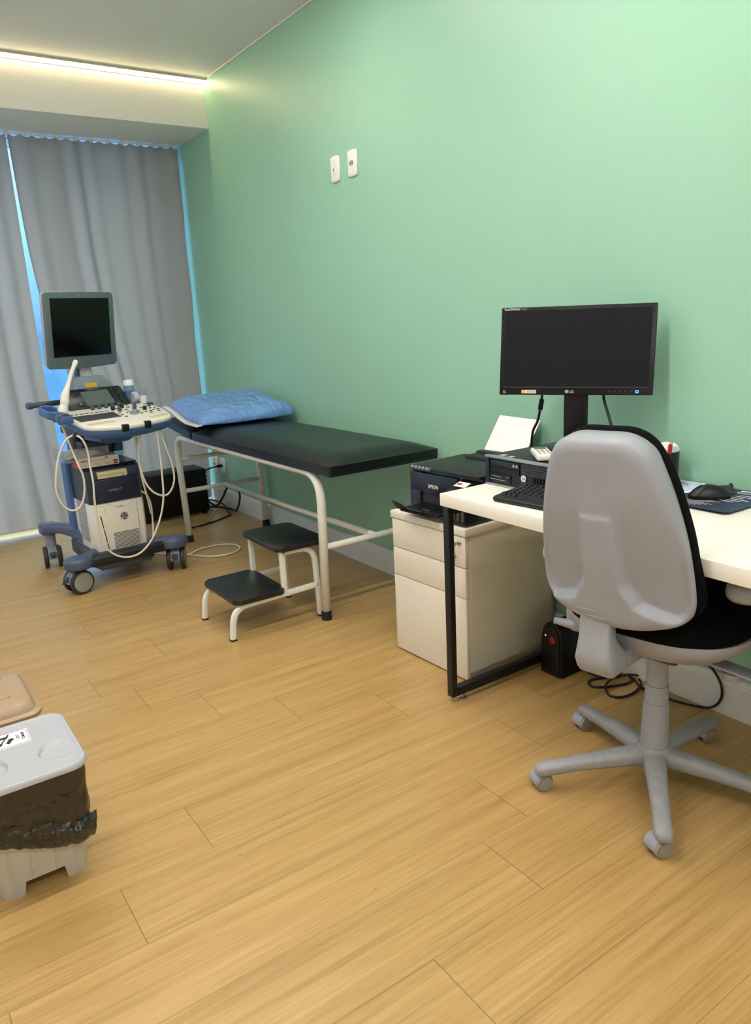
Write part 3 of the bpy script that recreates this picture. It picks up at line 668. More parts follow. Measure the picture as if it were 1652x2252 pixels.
# monitor arm and screen
MC = Vector((-1.098, 4.156, 1.303)); MY, MT = .33, .123
Af = T(-1.066, 4.262, 0) @ Rz(.25) @ T(0, 0, .004)
b = MB(Af); XZ = Matrix(((1, 0, 0, 0), (0, 0, 1, 0), (0, 1, 0, 0), (0, 0, 0, 1)))
b.prism([(-.105, .93), (.14, .93), (.105, 1.0), (.055, 1.055), (-.085, 1.06), (-.105, 1.03)], -.045, .06, .006, M=XZ); b.build('arm_housing', 'grey_m', us)
MB(Af).bx(-.055, .01, -.0462, -.044, 1.0, 1.022).build('warning_sticker', 'yellow', us, smooth=0)
MB(Af).lathe([(.036, 1.05), (.034, 1.09), (.031, 1.093), (.031, 1.108), (.024, 1.112)], T(-.02, .0, 0), 22).build('swivel', 'bezel_l', us)
MB(Af).prism([(-.085, 1.14), (-.055, 1.04), (-.03, 1.04), (.01, 1.14)], .0, .05, .004, M=XZ).build('arm_bracket', 'blue_m', us)
Mf = T(*MC) @ Rz(MY) @ Rx(MT); W_, H2 = .403, .372
b = MB(Mf @ Rx(pi/2))                                                # x right, y up, z towards viewer
mo = [(-W_/2, -H2/2+.012), (-W_/2+.014, -H2/2-.004), (0, -H2/2-.014), (W_/2-.014, -H2/2-.004), (W_/2, -H2/2+.012), (W_/2-.003, H2/2-.012), (W_/2-.016, H2/2), (0, H2/2+.003), (-W_/2+.016, H2/2), (-W_/2+.003, H2/2-.012)]
b.prism(mo, -.018, 0, .006, seg=2); dm = b.build('display', 'bezel', us)
b = MB(Mf @ Rx(pi/2)); b.loft([[(x*s_, y*s_, z) for x, y in mo] for s_, z in ((1.01, -.016), (1.005, -.03), (.96, -.05), (.7, -.062))]); b.build('rear_shell', 'bezel_l', dm)
MB(Mf @ Rx(pi/2)).box((0, .012, .0006), (.335, .292, .0022), .001).build('screen', 'screen', dm)
b = MB(Mf @ Rx(pi/2)); b.lathe([(.0105, 0), (.0105, .0012)], T(-.006, .1715, 0), 22); em = b.build('emblem', 'logo_k', dm)
b = MB(Mf @ Rx(pi/2) @ T(-.006, .1715, .0014)); b.tube([(.0085*cos(2*pi*i/30), .0085*sin(2*pi*i/30), 0) for i in range(30)], .0005, 5, closed=True)
for cx in (-.0026, .0028): b.tube(spline([(cx+.002, .0025, 0), (cx, .0042, 0), (cx-.0018, .002, 0), (cx-.0005, -.0015, 0), (cx-.0018, -.0037, 0), (cx+.001, -.004, 0)], 5), .0005, 5)
b.build('monogram', 'logo_w', em, smooth=180)
b = MB(Mf @ Rx(pi/2)); b.bx(.005, .03, -.1675, -.1662, 0, .001).bx(.034, .052, -.1675, -.1662, 0, .001).lathe([(.003, 0), (.003, .001)], T(-.088, -.172, 0), 10); b.build('bezel_marks', 'dark_hole', dm, smooth=0)
# hanging cables
def uscab(P, r=.0052, n='probe_cable', m='cable_c'): return MB().tube(spline(P, 6), r, 8).build(n, m, us, smooth=180)
uscab([(-1.289,3.808,.812),(-1.323,3.806,.797),(-1.351,3.804,.763),(-1.379,3.803,.705),(-1.402,3.801,.62),(-1.409,3.801,.543),(-1.387,3.802,.477),(-1.348,3.804,.445),(-1.307,3.807,.46),(-1.281,3.808,.52),(-1.274,3.809,.599),(-1.29,3.815,.669),(-1.304,3.85,.75),(-1.311,3.90,.817),(-1.318,3.93,.872)])
uscab([(-1.289,3.800,.812),(-1.265,3.769,.793),(-1.247,3.77,.735),(-1.245,3.771,.656),(-1.241,3.771,.576),(-1.247,3.77,.485),(-1.248,3.77,.369),(-1.233,3.771,.26),(-1.192,3.774,.195),(-1.126,3.778,.162),(-1.053,3.782,.17),(-.984,3.786,.229),(-.929,3.789,.328),(-.9,3.791,.421),(-.891,3.792,.516),(-.888,3.792,.66),(-.892,3.792,.797)])
uscab([(-.869,3.813,.792),(-.845,3.815,.687),(-.823,3.816,.599),(-.821,3.816,.514),(-.848,3.814,.457),(-.888,3.812,.44),(-.946,3.809,.474),(-.984,3.806,.553),(-.993,3.806,.673),(-.97,3.807,.793)])
uscab([(-.984,3.866,.79),(-.976,3.867,.711),(-.975,3.867,.567),(-.963,3.868,.468),(-.945,3.90,.40),(-.93,3.93,.33)])
uscab([(-.966,3.948,.456),(-.936,3.949,.43),(-.919,3.95,.372),(-.921,3.95,.27),(-.935,3.93,.19)])
MB().box((-1.287, 3.80, .812), (.02, .03, .025), .005).build('cable_hook', 'panel', us)
MB().box((-.88, 3.80, .798), (.05, .03, .018), .005).build('cable_hook', 'panel', us)
cord('floor_cable', [(-.83, 4.30, .006), (-.758, 4.178, .006), (-.679, 4.057, .006), (-.596, 3.955, .006), (-.49, 3.938, .006), (-.411, 3.997, .006), (-.406, 4.093, .006), (-.483, 4.154, .006), (-.6, 4.151, .006), (-.69, 4.102, .006), (-.76, 4.16, .006), (-.84, 4.26, .006)], .006, 'cable_c', 'cream cable looped on the floor right of the ultrasound machine', cat='cable')
# ---- things on the machine
pv = [(-.165, .888, .013), (-.167, .90, .022), (-.160, .93, .0245), (-.150, .952, .019), (-.145, .968, .022), (-.142, .985, .0205), (-.137, 1.0, .020), (-.128, 1.02, .0155), (-.116, 1.045, .0105), (-.098, 1.085, .0095), (-.078, 1.125, .0098), (-.068, 1.141, .0120), (-.063, 1.150, .0125), (-.059, 1.158, .010), (-.057, 1.162, .004)]
e = empty('ultrasound_probe', tuple(Cf @ Vector((-.16, 0, .88))), 0, 'long white wand probe standing in the holder left of the console', 'ultrasound probe')
# wand sits in the side holder: shifted to the hole along the view from the room
off = Vector((-.085, -.165, 0))
b = MB(Cf); b.tube(spline([(x+off.x, off.y, z-.002) for x, z, r in pv], 4), [r for r in [p for q in zip(pv, pv[1:]) for p in [q[0][2]*(1-t)+q[1][2]*t for t in (0, .25, .5, .75)]]]+[pv[-1][2]], 14)
b.build('wand', 'cream', e, smooth=180)
def Cpos(x, y): return Cf @ T(x, y, 0)
e = empty('gel_bottle', tuple(Cf @ Vector((.215, .06, .90))), 0, 'upturned clear gel bottle with pale blue label behind the console', 'bottle')
g = Cf @ T(.240, .055, 0)
MB(g).lathe([(.028, .90), (.030, .91), (.030, .985), (.026, .998)], n=22).build('body', 'clear_b', e)
MB(g).lathe([(.0305, .945), (.0305, .965)], n=22).build('label_band', 'blue_m', e)
MB(g).lathe([(.027, .996), (.027, 1.018), (.022, 1.026), (.010, 1.027)], n=22).build('base_cap', 'plastic_w', e)
g = Cf @ T(.285, .00, 0)
e = empty('gel_cup', tuple(g @ Vector((0, 0, .895))), 0, 'small white cup with clear lid on the back of the console', 'cup')
MB(g).lathe([(.020, .896), (.0225, .94)], n=22).build('cup', 'plastic_w', e)
MB(g).lathe([(.025, .940), (.0262, .95), (.0262, .962), (.024, .963)], n=22).build('lid', 'clear', e)
MB(Cf).bx(.17, .33, -.03, .11, .878, .897, .006).build('rear_shelf', 'grey_d', us)
MB(Cf).lathe([(.030, -.014), (.034, 0), (.030, .014)], T(.245, .02, .93) @ Ry(pi/2), 20).build('probe_cup', 'bezel_l', us)
# glove box on top of the cabinet
gb = UM; e = empty('glove_box', tuple(gb @ Vector((-.06, .12, .617))), .06, 'open white and red cardboard glove box on the machine cabinet', 'box')
MB(gb).bx(-.162, .044, .082, .19, .617, .667, .001).build('carton', 'boxside', e, smooth=0)
MB(gb).bx(-.1632, -.1618, .083, .189, .617, .666).build('red_end', 'red', e, smooth=0)
GF = lambda x, z: gb @ frame3((x, .0812, z), (1, 0, 0), (0, 0, 1))
text('vabene', .020, 'logo_k', e, GF(-.155, .648), 'lettering', .0002, sx=1.0)
MB(gb).bx(-.027, -.012, .0813, .083, .655, .662).build('red_tab', 'red', e, smooth=0)
MB(gb).bx(.015, .036, .0813, .083, .620, .642).build('maroon_tab', 'maroon', e, smooth=0)
text('100', .010, 'logo_w', e, gb @ frame3((.017, .0806, .627), (1, 0, 0), (0, 0, 1)), 'lettering', .0002)
b = MB(gb)
for x in (-.155, -.08, -.03): 
    for k in range(3): b.bx(x, x+.035-.006*k, .0814, .083, .624+k*.005, .6255+k*.005)
b.bx(-.09, -.03, .0814, .083, .650, .6515); b.build('printed_lines', 'logo_g', e, smooth=0)
b = MB(gb)
rows = [[(-.205+.2*i/14, .13+.15*j/8, .668+.012*noise.noise((i*.35, j*.5, 2))+.025*(j/8)) for i in range(15)] for j in range(9)]
b.grid(rows); b.grid([[(x, y, z-.02) for x, y, z in r] for r in rows])
tag(b.build('paper_sheets', 'paper_c', smooth=180), 'crumpled cream papers in the clear tray behind the glove box', 'paper')
g = UM @ T(.125, .33, 0)
e = empty('spray_bottle', tuple(g @ Vector((0, 0, .617))), 0, 'pale blue bottle standing on the cabinet under the console', 'bottle')
MB(g).lathe([(.030, .618), (.032, .63), (.032, .72), (.028, .745), (.014, .755), (.014, .77)], n=22).build('body', 'clear_b', e)
MB(g).lathe([(.0325, .65), (.0325, .70)], n=22).build('label_band', 'blue_m', e)

# ================================================================== DRAWER CABINET
CB = T(-.5035, 2.0755, 0) @ Rz(rad(2.7)); X1 = .47     # local x into the wall, y to the left
cb = empty('drawer_cabinet', (-.5035, 2.0755, 0), rad(2.7), 'ivory three drawer cabinet under the printer beside the desk', 'cabinet')
b = MB(CB); b.bx(.02, X1, -.2025, -.1845, .004, .545).bx(.02, X1, .1845, .2025, .004, .545).bx(X1-.02, X1, -.2025, .2025, .004, .545).bx(.02, X1, -.2025, .2025, .004, .03)
b.build('carcass', 'cab', cb, smooth=0)
MB(CB).bx(-.004, X1+.003, -.2055, .2055, .545, .572, .0015).build('top_panel', 'cab', cb)
for z0, z1, nm in ((.430, .541, 'drawer'), (.318, .427, 'drawer'), (.006, .315, 'drawer')):
    MB(CB).bx(0, .018, -.2005, .2005, z0, z1, .0015).build(nm, 'cab', cb)
MB(CB).bx(.018, .15, -.184, .184, .04, .54).build('interior', 'cab', cb, smooth=0)
LK = CB @ frame3((-.0, -.172, .518), (0, -1, 0), (0, 0, 1))
MB(LK).lathe([(.010, 0), (.010, .003), (.008, .006), (.003, .006)], n=18).build('lock', 'metal', cb)
ky = empty('keys', tuple(LK @ Vector((0, -.05, .01))), 0, 'small bunch of keys hanging from the drawer cabinet lock', 'keys')
MB(LK).bx(-.0012, .0012, -.003, .003, .005, .016).build('key_blade', 'metal', ky, smooth=0)
MB(LK).lathe([(.0095, -.0012), (.0095, .0012)], T(-.003, -.001, .024) @ Ry(pi/2), 16).build('key_bow', 'metal', ky)
for c in (-.016, -.031): MB(LK).tube([(.007*cos(2*pi*i/18)*.55-.003, c+.008*sin(2*pi*i/18), .022) for i in range(18)], .0009, 6, closed=True).build('key_ring', 'metal', ky, smooth=180)
MB(LK).lathe([(.008, -.001), (.008, .001)], T(-.003, -.046, .022) @ Ry(pi/2*.7), 14).bx(-.0055, -.0005, -.078, -.05, .021, .023).build('spare_key', 'metal', ky)

# ================================================================== PRINTER
PM = T(-.425, 2.068, .572) @ Rz(rad(4.5))          # local x to the wall, y left, z up from cabinet top
pr_ = empty('printer', (-.425, 2.068, .572), rad(4.5), 'black inkjet printer with open paper tray on the drawer cabinet', 'printer')
Pb = lambda: MB(PM)
b = Pb(); b.bx(.012, .33, -.182, .182, .004, .16, .008)
b.build('casing', 'navy_p', pr_)
Pb().bx(-.002, .02, -.07, .182, .072, .148, .006).bx(-.002, .02, .125, .182, .01, .08, .004).build('front_cover', 'navy_p', pr_)
Pb().bx(.0095, .0125, -.10, .125, .012, .072).build('paper_slot', 'dark_hole', pr_, smooth=0)
b = Pb(); b.prism([(-.004, -.182), (.30, -.182), (.30, .184), (-.004, .184)], .158, .168, .004); b.bx(.23, .305, -.10, .12, .160, .180, .012); b.build('scanner_lid', 'black_m', pr_)
CPn = PM @ frame3((-.006, .0, .166), (0, -1, 0), (1, 0, 0))      # x right, y to the wall, z up
MB(PM @ T(-.004, .118, .158) @ Ry(rad(-35))).box((.004, 0, .004), (.018, .115, .008), .003).build('control_strip', 'grey_d', pr_)
for i in range(5): MB(PM @ T(-.004, .118, .158) @ Ry(rad(-35))).lathe([(.0045, .008), (.0045, .0095)], T(.004, .042-i*.02, 0), 12).build('button', 'logo_g', pr_)
text('EPSON', .019, 'logo_w', pr_, PM @ frame3((-.0026, .078, .094), (0, -1, 0), (0, 0, 1)), 'lettering', .0003, bold=.015, sx=.9)
# ink tank block at the right front
b = Pb(); YZ = Matrix(((1, 0, 0, 0), (0, 0, -1, 0), (0, 1, 0, 0), (0, 0, 0, 1)))
b.prism([(.02, .006), (-.075, .006), (-.078, .06), (-.075, .118), (-.055, .126), (.02, .150)], .085, .182, .004, M=YZ); b.build('ink_tank', 'black_p', pr_)
for i in range(4): Pb().bx(-.0795, -.076, -.178+i*.022, -.164+i*.022, .022, .075, .001).build('ink_window', 'grey_d', pr_)
MB(PM @ T(-.03, -.125, .1375) @ Ry(rad(-18))).box((0, 0, .0015), (.032, .055, .001)).build('sticker', 'paper', pr_, smooth=0)
MB(PM @ T(-.03, -.125, .1378) @ Ry(rad(-18))).box((0, .012, .0022), (.012, .020, .0006)).build('sticker_mark', 'red', pr_, smooth=0)
b = Pb(); b.prism([(.01, .115), (.01, -.075), (-.105, -.075), (-.125, -.05), (-.125, .10), (-.105, .118)], .026, .033, .002, M=Rz(0)); b.build('output_tray', 'black_p', pr_)
b = Pb(); b.bx(-.10, -.02, .02, .028, .033, .036).bx(-.10, -.02, -.002, .006, .033, .036); b.build('tray_ribs', 'black_m', pr_)
b = MB(PM @ T(-.118, .02, .030) @ Ry(rad(52))); b.prism([(-.045, .106), (-.038, .06), (-.012, .035), (-.012, -.03), (-.036, -.055), (-.036, -.09), (0, -.095), (0, .108)], 0, .004, .001); b.build('tray_flap', 'black_m', pr_)
Pb().bx(.285, .325, -.11, .11, .13, .19, .006).build('paper_feeder', 'black_m', pr_)
# paper in the rear feeder
A_ = Vector((-.128, 2.192, .735)); Dn = Vector((-.024, 2.192, .888))-A_; Rr = Vector((.012, -1, -.018)).normalized()*.215
b = MB(); b.loft([[A_+Vector((0, 0, 0)), A_+Rr, A_+Rr+Vector((.001, 0, -.0006)), A_+Vector((.001, 0, -.0006))], [A_+Dn, A_+Rr+Dn, A_+Rr+Dn+Vector((.001, 0, -.0006)), A_+Dn+Vector((.001, 0, -.0006))]])
tag(b.build('paper_sheet', 'paper', smooth=0), 'white sheet of paper leaning upright in the back of the printer', 'paper')

# ================================================================== DESK
dk = empty('desk', (-.335, 1.1, 0), 0, 'white topped desk with black steel frame legs against the green wall', 'desk')
MB().bx(-.648, -.020, .32, 1.816, .695, .735, .001).build('tabletop', 'desk', dk)
def fr_leg(y0_, y1_):
    b = MB(); b.bx(-.637, -.616, y0_, y1_, .022, .695, .001).bx(-.043, -.022, y0_, y1_, .022, .695, .001).bx(-.616, -.043, y0_, y1_, .022, .052, .001).bx(-.616, -.043, y0_, y1_, .665, .695, .001)
    lg_ = b.build('frame_leg', 'steel_b', dk)
    for x in (-.585, -.075): MB().lathe([(.017, 0), (.017, .006), (.008, .008), (.006, .022)], T(x, (y0_+y1_)/2, 0), 18).build('leveling_foot', 'metal', dk)
fr_leg(1.788, 1.816); fr_leg(.33, .354)
MB().bx(-.06, -.025, .354, 1.788, .655, .695).build('back_rail', 'steel_b', dk)

# ---- PC
pc = empty('desktop_computer', (-.27, 1.645, .735), 0, 'flat black desktop computer lying under the monitor', 'computer')
MB().bx(-.440, -.10, 1.478, 1.812, .739, .832, .003).build('case', 'black_m', pc)
MB().bx(-.452, -.438, 1.474, 1.816, .736, .742, .002).bx(-.455, -.438, 1.474, 1.816, .826, .834, .003).build('silver_edge', 'silver', pc)
MB().bx(-.452, -.438, 1.798, 1.816, .741, .827, .003).build('side_cheek', 'navy_p', pc)
MB().bx(-.447, -.438, 1.475, 1.799, .742, .826).build('front_plate', 'black_p', pc, smooth=0)
MB().bx(-.4505, -.446, 1.662, 1.790, .802, .820, .001).build('optical_drive', 'navy_p', pc)
MB().bx(-.4505, -.446, 1.662, 1.790, .783, .799, .001).build('drive_cover', 'black_p', pc)
MB().bx(-.4498, -.446, 1.700, 1.795, .748, .776, .001).build('card_reader', 'black_p', pc)
b = MB()
for y, z, l in ((1.765, .766, .045), (1.735, .756, .03), (1.775, .756, .04), (1.715, .768, .012)): b.bx(-.4504, -.449, y-l/2, y+l/2, z, z+.0016)
b.bx(-.4512, -.450, 1.668, 1.676, .806, .815).bx(-.4512, -.450, 1.682, 1.690, .806, .815); b.build('port_marks', 'logo_g', pc, smooth=0)
b = MB()
for i in range(13):
    z = .745+i*.0062
    if .766 < z < .786: continue
    b.bx(-.4490, -.4465, 1.480, 1.655, z, z+.0028)
b.build('vent_slats', 'grey_d', pc, smooth=0)
hp = MB(frame3((-.449, 1.643, .776), (0, -1, 0), (0, 0, 1))).lathe([(.0105, 0), (.0105, .002)], n=24).build('badge', 'logo_w', pc)
text('hp', .015, 'logo_k', hp, frame3((-.4512, 1.6505, .7725), (0, -1, 0), (0, 0, 1)), 'lettering', .0002, shear=.2)
b = MB()
for i in range(4): b.bx(-.4502, -.447, 1.560+i*.013, 1.566+i*.013, .767, .783)
b.build('usb_port', 'logo_k', pc, smooth=0)
b = MB(); b.bx(-.43, -.405, 1.755, 1.775, .832, .8324).bx(-.43, -.41, 1.715, 1.735, .832, .8324); b.build('sticker', 'bezel_l', pc, smooth=0)
# ---- monitor
LM = T(-.220, 1.643, 1.155) @ Rz(-.955) @ Rx(-.116) @ Ry(.016)
mn = empty('computer_monitor', (-.25, 1.62, .834), -.955, 'black widescreen computer monitor standing on the desktop computer', 'monitor')
Lb = lambda: MB(LM @ Rx(pi/2)); w2, h2 = .2385, .1395
Lb().prism(rrect(2*w2, 2*h2, .004, 3), -.022, 0, .002).build('frame', 'lg_frame', mn)
Lb().loft([[(x*a, y*c, z) for x, y in rrect(2*w2, 2*h2, .01, 3)] for a, c, z in ((.98, .98, -.020), (.85, .8, -.04), (.6, .55, -.05))]).build('rear_shell', 'black_m', mn)
Lb().box((0, .007, -.0005), (.449, .241, .003)).build('screen', 'lg_screen', mn, smooth=0)
Lb().bx(-w2+.014, w2-.014, -.1160, -.1140, .0005, .0025).build('screen_lip', 'grey_d', mn, smooth=0)
LT = LM @ Rx(pi/2)
text('FLATRON', .0085, 'logo_w', mn, LT @ T(-w2+.009, h2-.0095, .0003), 'lettering', .0002, bold=.01, sx=1.35)
text('E2011', .0058, 'logo_g', mn, LT @ T(-w2+.066, h2-.0092, .0003), 'lettering', .0002, sx=1.1)
b = Lb(); b.lathe([(.0055, 0), (.0055, .0008)], T(-.022, -.1285, 0), 20); b.build('badge', 'logo_g', mn)
text('LG', .0115, 'logo_w', mn, LT @ T(-.0145, -.1325, .0003), 'lettering', .0002, bold=.012)
st = Lb().bx(-.166, -.119, -.1345, -.1235, 0, .0007).build('sticker', 'paper_c', mn, smooth=0)
Lb().bx(-.166, -.154, -.1345, -.1235, .0006, .0009).build('sticker_mark', 'yellow', st, smooth=0)
b = Lb()
for k in range(3): b.bx(-.151, -.122+.004*k, -.1262-k*.003, -.1252-k*.003, .0006, .001)
b.build('sticker_lines', 'logo_k', st, smooth=0)
b = Lb(); b.tube([(-.2215+.004*cos(a*.5), -.1265+.0022*sin(a*.5), .0004) for a in range(10)], .0004, 5).bx(-.2265, -.2165, -.1335, -.1320, 0, .0006).bx(-.2255, -.2195, -.1300, -.1288, 0, .0006); b.build('energy_mark', 'logo_w', mn, smooth=0)
for i in range(5): Lb().box((.108+i*.0162, -.1285, .0004), (.006, .0022, .0012)).build('button', 'grey_d', mn, smooth=0)
b = Lb(); b.tube([(.1915+x, -.1285+y, .0006) for x, y in rrect(.0075, .0075, .002, 3)], .0009, 6, closed=True); lab(b.build('power_light', 'blue_led', mn), 'glowing blue power light')
SB = T(-.235, 1.630, .834) @ Rz(-.955)
MB(SB).bx(-.038, .038, .035, .060, .0, .26, .006).build('stand_neck', 'black_p', mn)
b = MB(SB); el = [(.125*cos(2*pi*i/40), .02+.105*sin(2*pi*i/40)) for i in range(40)]
b.loft([[(x*s_, .02+(y-.02)*s_, z) for x, y in el] for s_, z in ((1, 0), (1, .005), (.96, .010), (.5, .017), (.3, .018))]); b.build('stand_base', 'black_p', mn, smooth=50)
c1 = MB().tube(spline([(-.20, 1.801, 1.03), (-.20, 1.803, .995), (-.20, 1.810, .96), (-.20, 1.822, .915), (-.20, 1.845, .872), (-.195, 1.853, .80), (-.16, 1.855, .745)], 8), .0045, 8)
e = empty('monitor_cable', (-.19, 1.84, .74), 0, 'black monitor cable with ferrite bead left of the monitor stand', 'cable')
c1.build('cable', 'cable_b', e, smooth=180)
MB().tube([(-.20, 1.803, .990), (-.20, 1.8105, .955)], .0085, 12).build('ferrite_bead', 'black_p', e)
cord('monitor_cable', [(-.13, 1.60, 1.03), (-.145, 1.588, 1.0), (-.15, 1.565, .952), (-.15, 1.541, .903), (-.13, 1.50, .86), (-.085, 1.47, .80), (-.06, 1.462, .741)], .0045, 'cable_b', 'black monitor cable dropping right of the monitor stand')
# remote control
RM = T(-.370, 1.640, .834) @ Rz(rad(53))
rc = empty('remote_control', (-.370, 1.640, .834), rad(53), 'white remote control lying on the desktop computer', 'remote control')
MB(RM).prism(rrect(.14, .055, .008, 4), 0, .020, .006, seg=2).build('body', 'plastic_w', rc)
MB(RM).bx(.03, .062, -.018, .018, .0195, .0207).build('display', 'lcd', rc, smooth=0)
for i in range(3):
    for j in (-1, 0, 1): MB(RM).box((-.045+i*.024, j*.014, .0205), (.012, .008, .002), .001).build('button', 'logo_g' if (i, j) != (2, 0) else 'red', rc)
# keyboard
KM = T(-.505, 1.405, .735) @ Rz(rad(6))            # local y left/right, x depth
kb = empty('keyboard', (-.505, 1.405, .735), rad(6), 'black computer keyboard on the desk in front of the computer', 'keyboard')
b = MB(KM); b.loft([[(x, y, z) for y, x in rrect(.455, .158, .012, 4)] for x_, z in ((0, 0),)] and [[(x*s_, y*(1-(1-s_)*.3), z0+max(0, (x+.08))*.06) for y, x in rrect(.455, .158, .014, 4)] for s_, z0 in ((.97, .002), (1, .006), (1, .011), (.96, .015))])
b.build('body', 'black_p', kb, smooth=50)
for r_ in range(6):
    for c_ in range(15):
        x = .058-r_*.0198; y = .207-c_*.0198-(.004*r_ if 0 < r_ < 5 else 0)
        wd = .0165
        if r_ == 5 and 3 <= c_ <= 8:
            if c_ != 3: continue
            y -= .05; wd = .115
        zt = .0155+max(0, (x+.08))*.06
        MB(KM).loft([[(x+a*.0165, y+c*wd, zt-.002) for a, c in rrect(1, 1, .12, 2)], [(x+.001+a*.0125, y+c*(wd-.004), zt+.0065) for a, c in rrect(1, 1, .16, 2)]]).build('key', 'key_b', kb, smooth=0)
b = MB(KM)
for r_ in range(5):
    for c_ in range(15):
        x = .058-r_*.0198; y = .207-c_*.0198-(.004*r_ if 0 < r_ < 5 else 0)
        b.box((x+.002, y+.003, .0222+max(0, x+.08)*.06), (.0035, .003, .0004))
b.build('legends', 'logo_g', kb, smooth=0)
# pen cup and pens
g = T(-.085, 1.400, .735)
e = empty('pen_cup', (-.085, 1.40, .735), 0, 'black pen cup lined with white paper on the desk by the wall', 'cup')
MB(g).lathe([(.044, 0), (.045, .003), (.045, .108), (.0435, .108), (.042, .004), (.001, .004)], n=32).build('cup', 'cup', e)
b = MB(g); n_ = 40
b.grid([[(.0425*cos(2*pi*i/n_), .0425*sin(2*pi*i/n_), .02) for i in range(n_+1)], [(.043*cos(2*pi*i/n_), .043*sin(2*pi*i/n_), .112+.008*sin(i*.5)) for i in range(n_+1)], [(.047*cos(2*pi*i/n_), .047*sin(2*pi*i/n_), .120+.008*sin(i*.5)) for i in range(n_+1)]]); b.build('paper_lining', 'paper', e, smooth=180)
def pen(name, p0, p1, r, m, capm, label, group=None):
    p0, p1 = Vector(p0), Vector(p1); d = p1-p0; e = empty(name, tuple(p0), 0, label, 'pen', group)
    MB().tube([p0, p0+d*.72], r, 10).build('barrel', m, e); MB().tube([p0+d*.70, p0+d*.97, p1], [r*1.12, r*1.05, r*.5], 10).build('cap', capm, e)
pen('pen', (-.075, 1.395, .742), (-.115, 1.358, .872), .0060, 'kraft', 'red_pen', 'kraft pen with red cap leaning in the pen cup')
pen('pen', (-.085, 1.39, .742), (-.098, 1.442, .885), .0042, 'blue_pen', 'blue_pen', 'blue pen sticking out of the pen cup')
# mouse pad, mouse
MPm = T(-.150, 1.23, .735)
mp = empty('mouse_pad', (-.15, 1.23, .735), 0, 'navy printed mouse pad on the desk right of the chair back', 'mouse pad')
b = MB(MPm); pts = rrect(.285, .335, .01, 4); rows = []
MB(MPm).rings(rrect(.285, .335, .015, 5), lambda k, p: (p[0]*k, p[1]*k, .004+.006*sm(-.10, -.145, p[0]*k)), 10, front=lambda p: (p[0], p[1], .001+.006*sm(-.10, -.145, p[0]))).build('mat', 'pad_n', mp, smooth=60)
T3 = MPm @ frame3((0, 0, .0046), (0, -1, 0), (1, 0, 0))     # x right (-y world), y to the wall
MB(T3).prism([(-.167, .1415), (-.064, .1415), (-.046, .11), (-.036, .07), (-.034, .03), (-.042, 0), (-.062, -.025), (-.10, -.045), (-.167, -.055)], -.0004, .0004).build('white_swoosh', 'paper', mp, smooth=0)
MB(T3).prism([(-.167, .1405), (-.082, .1405), (-.064, .108), (-.052, .07), (-.050, .03), (-.057, .005), (-.075, -.015), (-.11, -.033), (-.167, -.042)], 0, .0007).build('pale_blue_field', 'pad_l', mp, smooth=0)
MB(T3).prism([(-.16, -.135), (.06, -.135), (.10, -.06), (.03, .0), (-.005, .07), (-.05, .1405), (-.066, .1405), (-.046, .11), (-.035, .07), (-.033, .03), (-.041, 0), (-.062, -.026), (-.10, -.046), (-.16, -.056)], -.0004, .0003).build('charcoal_field', 'pad_d', mp, smooth=0)
text('2026', .024, 'logo_k', mp, T3 @ T(-.150, .092, .0008), 'lettering', .0001, bold=.02)
b = MB(T3)
for k in range(3): b.bx(-.14, -.085-.01*k, .078-k*.010, .081-k*.010, .0006, .0009)
b.build('blue_lines', 'pad_n', mp, smooth=0)
text('GENIUM', .015, 'logo_w', mp, T3 @ T(.048, .092, .0004), 'lettering', .0002, bold=.01)
b = MB(T3); b.tube([(.078+.018*cos(a*.3), .112+.008*sin(a*.3), .0004) for a in range(1, 11)], .0022, 6); b.build('logo_mark', 'logo_w', mp, smooth=0)
b = MB(T3)
for k in range(6): b.bx(.085-.008*k, .135-.012*(k % 3), .068-k*.017, .072-k*.017, .0004, .0008)
for k in range(9): b.bx(.0+.004*(k % 3), .085-.010*(k % 4), -.040-k*.0095, -.0388-k*.0095, .0004, .0008)
b.build('printed_text', 'logo_w', mp, smooth=0); b = MB(T3)
for k in range(8): b.bx(-.135+.006*(k % 3), -.04-.008*(k % 4), -.062-k*.0090, -.0608-k*.0090, .0004, .0008)
b.bx(-.02, .03, .075, .078, .0004, .0008)
b.build('printed_text', 'logo_w', mp, smooth=0)
MS = T(-.162, 1.192, .739) @ Rz(rad(-40)) @ Matrix.Scale(1.16, 4)
ms = empty('computer_mouse', (-.162, 1.192, .739), rad(-40), 'black computer mouse on the navy mouse pad', 'mouse')
out = [(.052*cos(2*pi*i/40)*(1+.0*cos(2*pi*i/40)), .029*sin(2*pi*i/40)*(1+.12*cos(4*pi*i/40))) for i in range(40)]
MB(MS).rings(out, lambda k, p: (p[0]*k, p[1]*k, .008+.027*(1-k**2.6)*(1-.25*(p[0]*k/.052)**2-.18*(p[0]*k/.052))), 16, front=lambda p: (p[0]*.94, p[1]*.94, .0005)).build('shell', 'black_p', ms, smooth=60)
MB(MS).bx(.018, .050, -.0006, .0006, .02, .0315).lathe([(.006, -.003), (.006, .003)], T(.026, 0, .0235) @ Rx(pi/2), 14).build('scroll_wheel', 'grey_d', ms)
MB(MS).bx(-.034, -.012, -.004, -.001, .0345, .0352).build('logo_line', 'logo_g', ms, smooth=0)
MB().tube(spline([tuple(MS @ Vector((.05, 0, .010))), (-.096, 1.150, .748), (-.066, 1.178, .752), (-.045, 1.198, .750), (-.022, 1.215, .756), (-.012, 1.212, .745), (-.010, 1.208, .70)], 6), .0022, 6).build('cord', 'cable_b', ms, smooth=180)

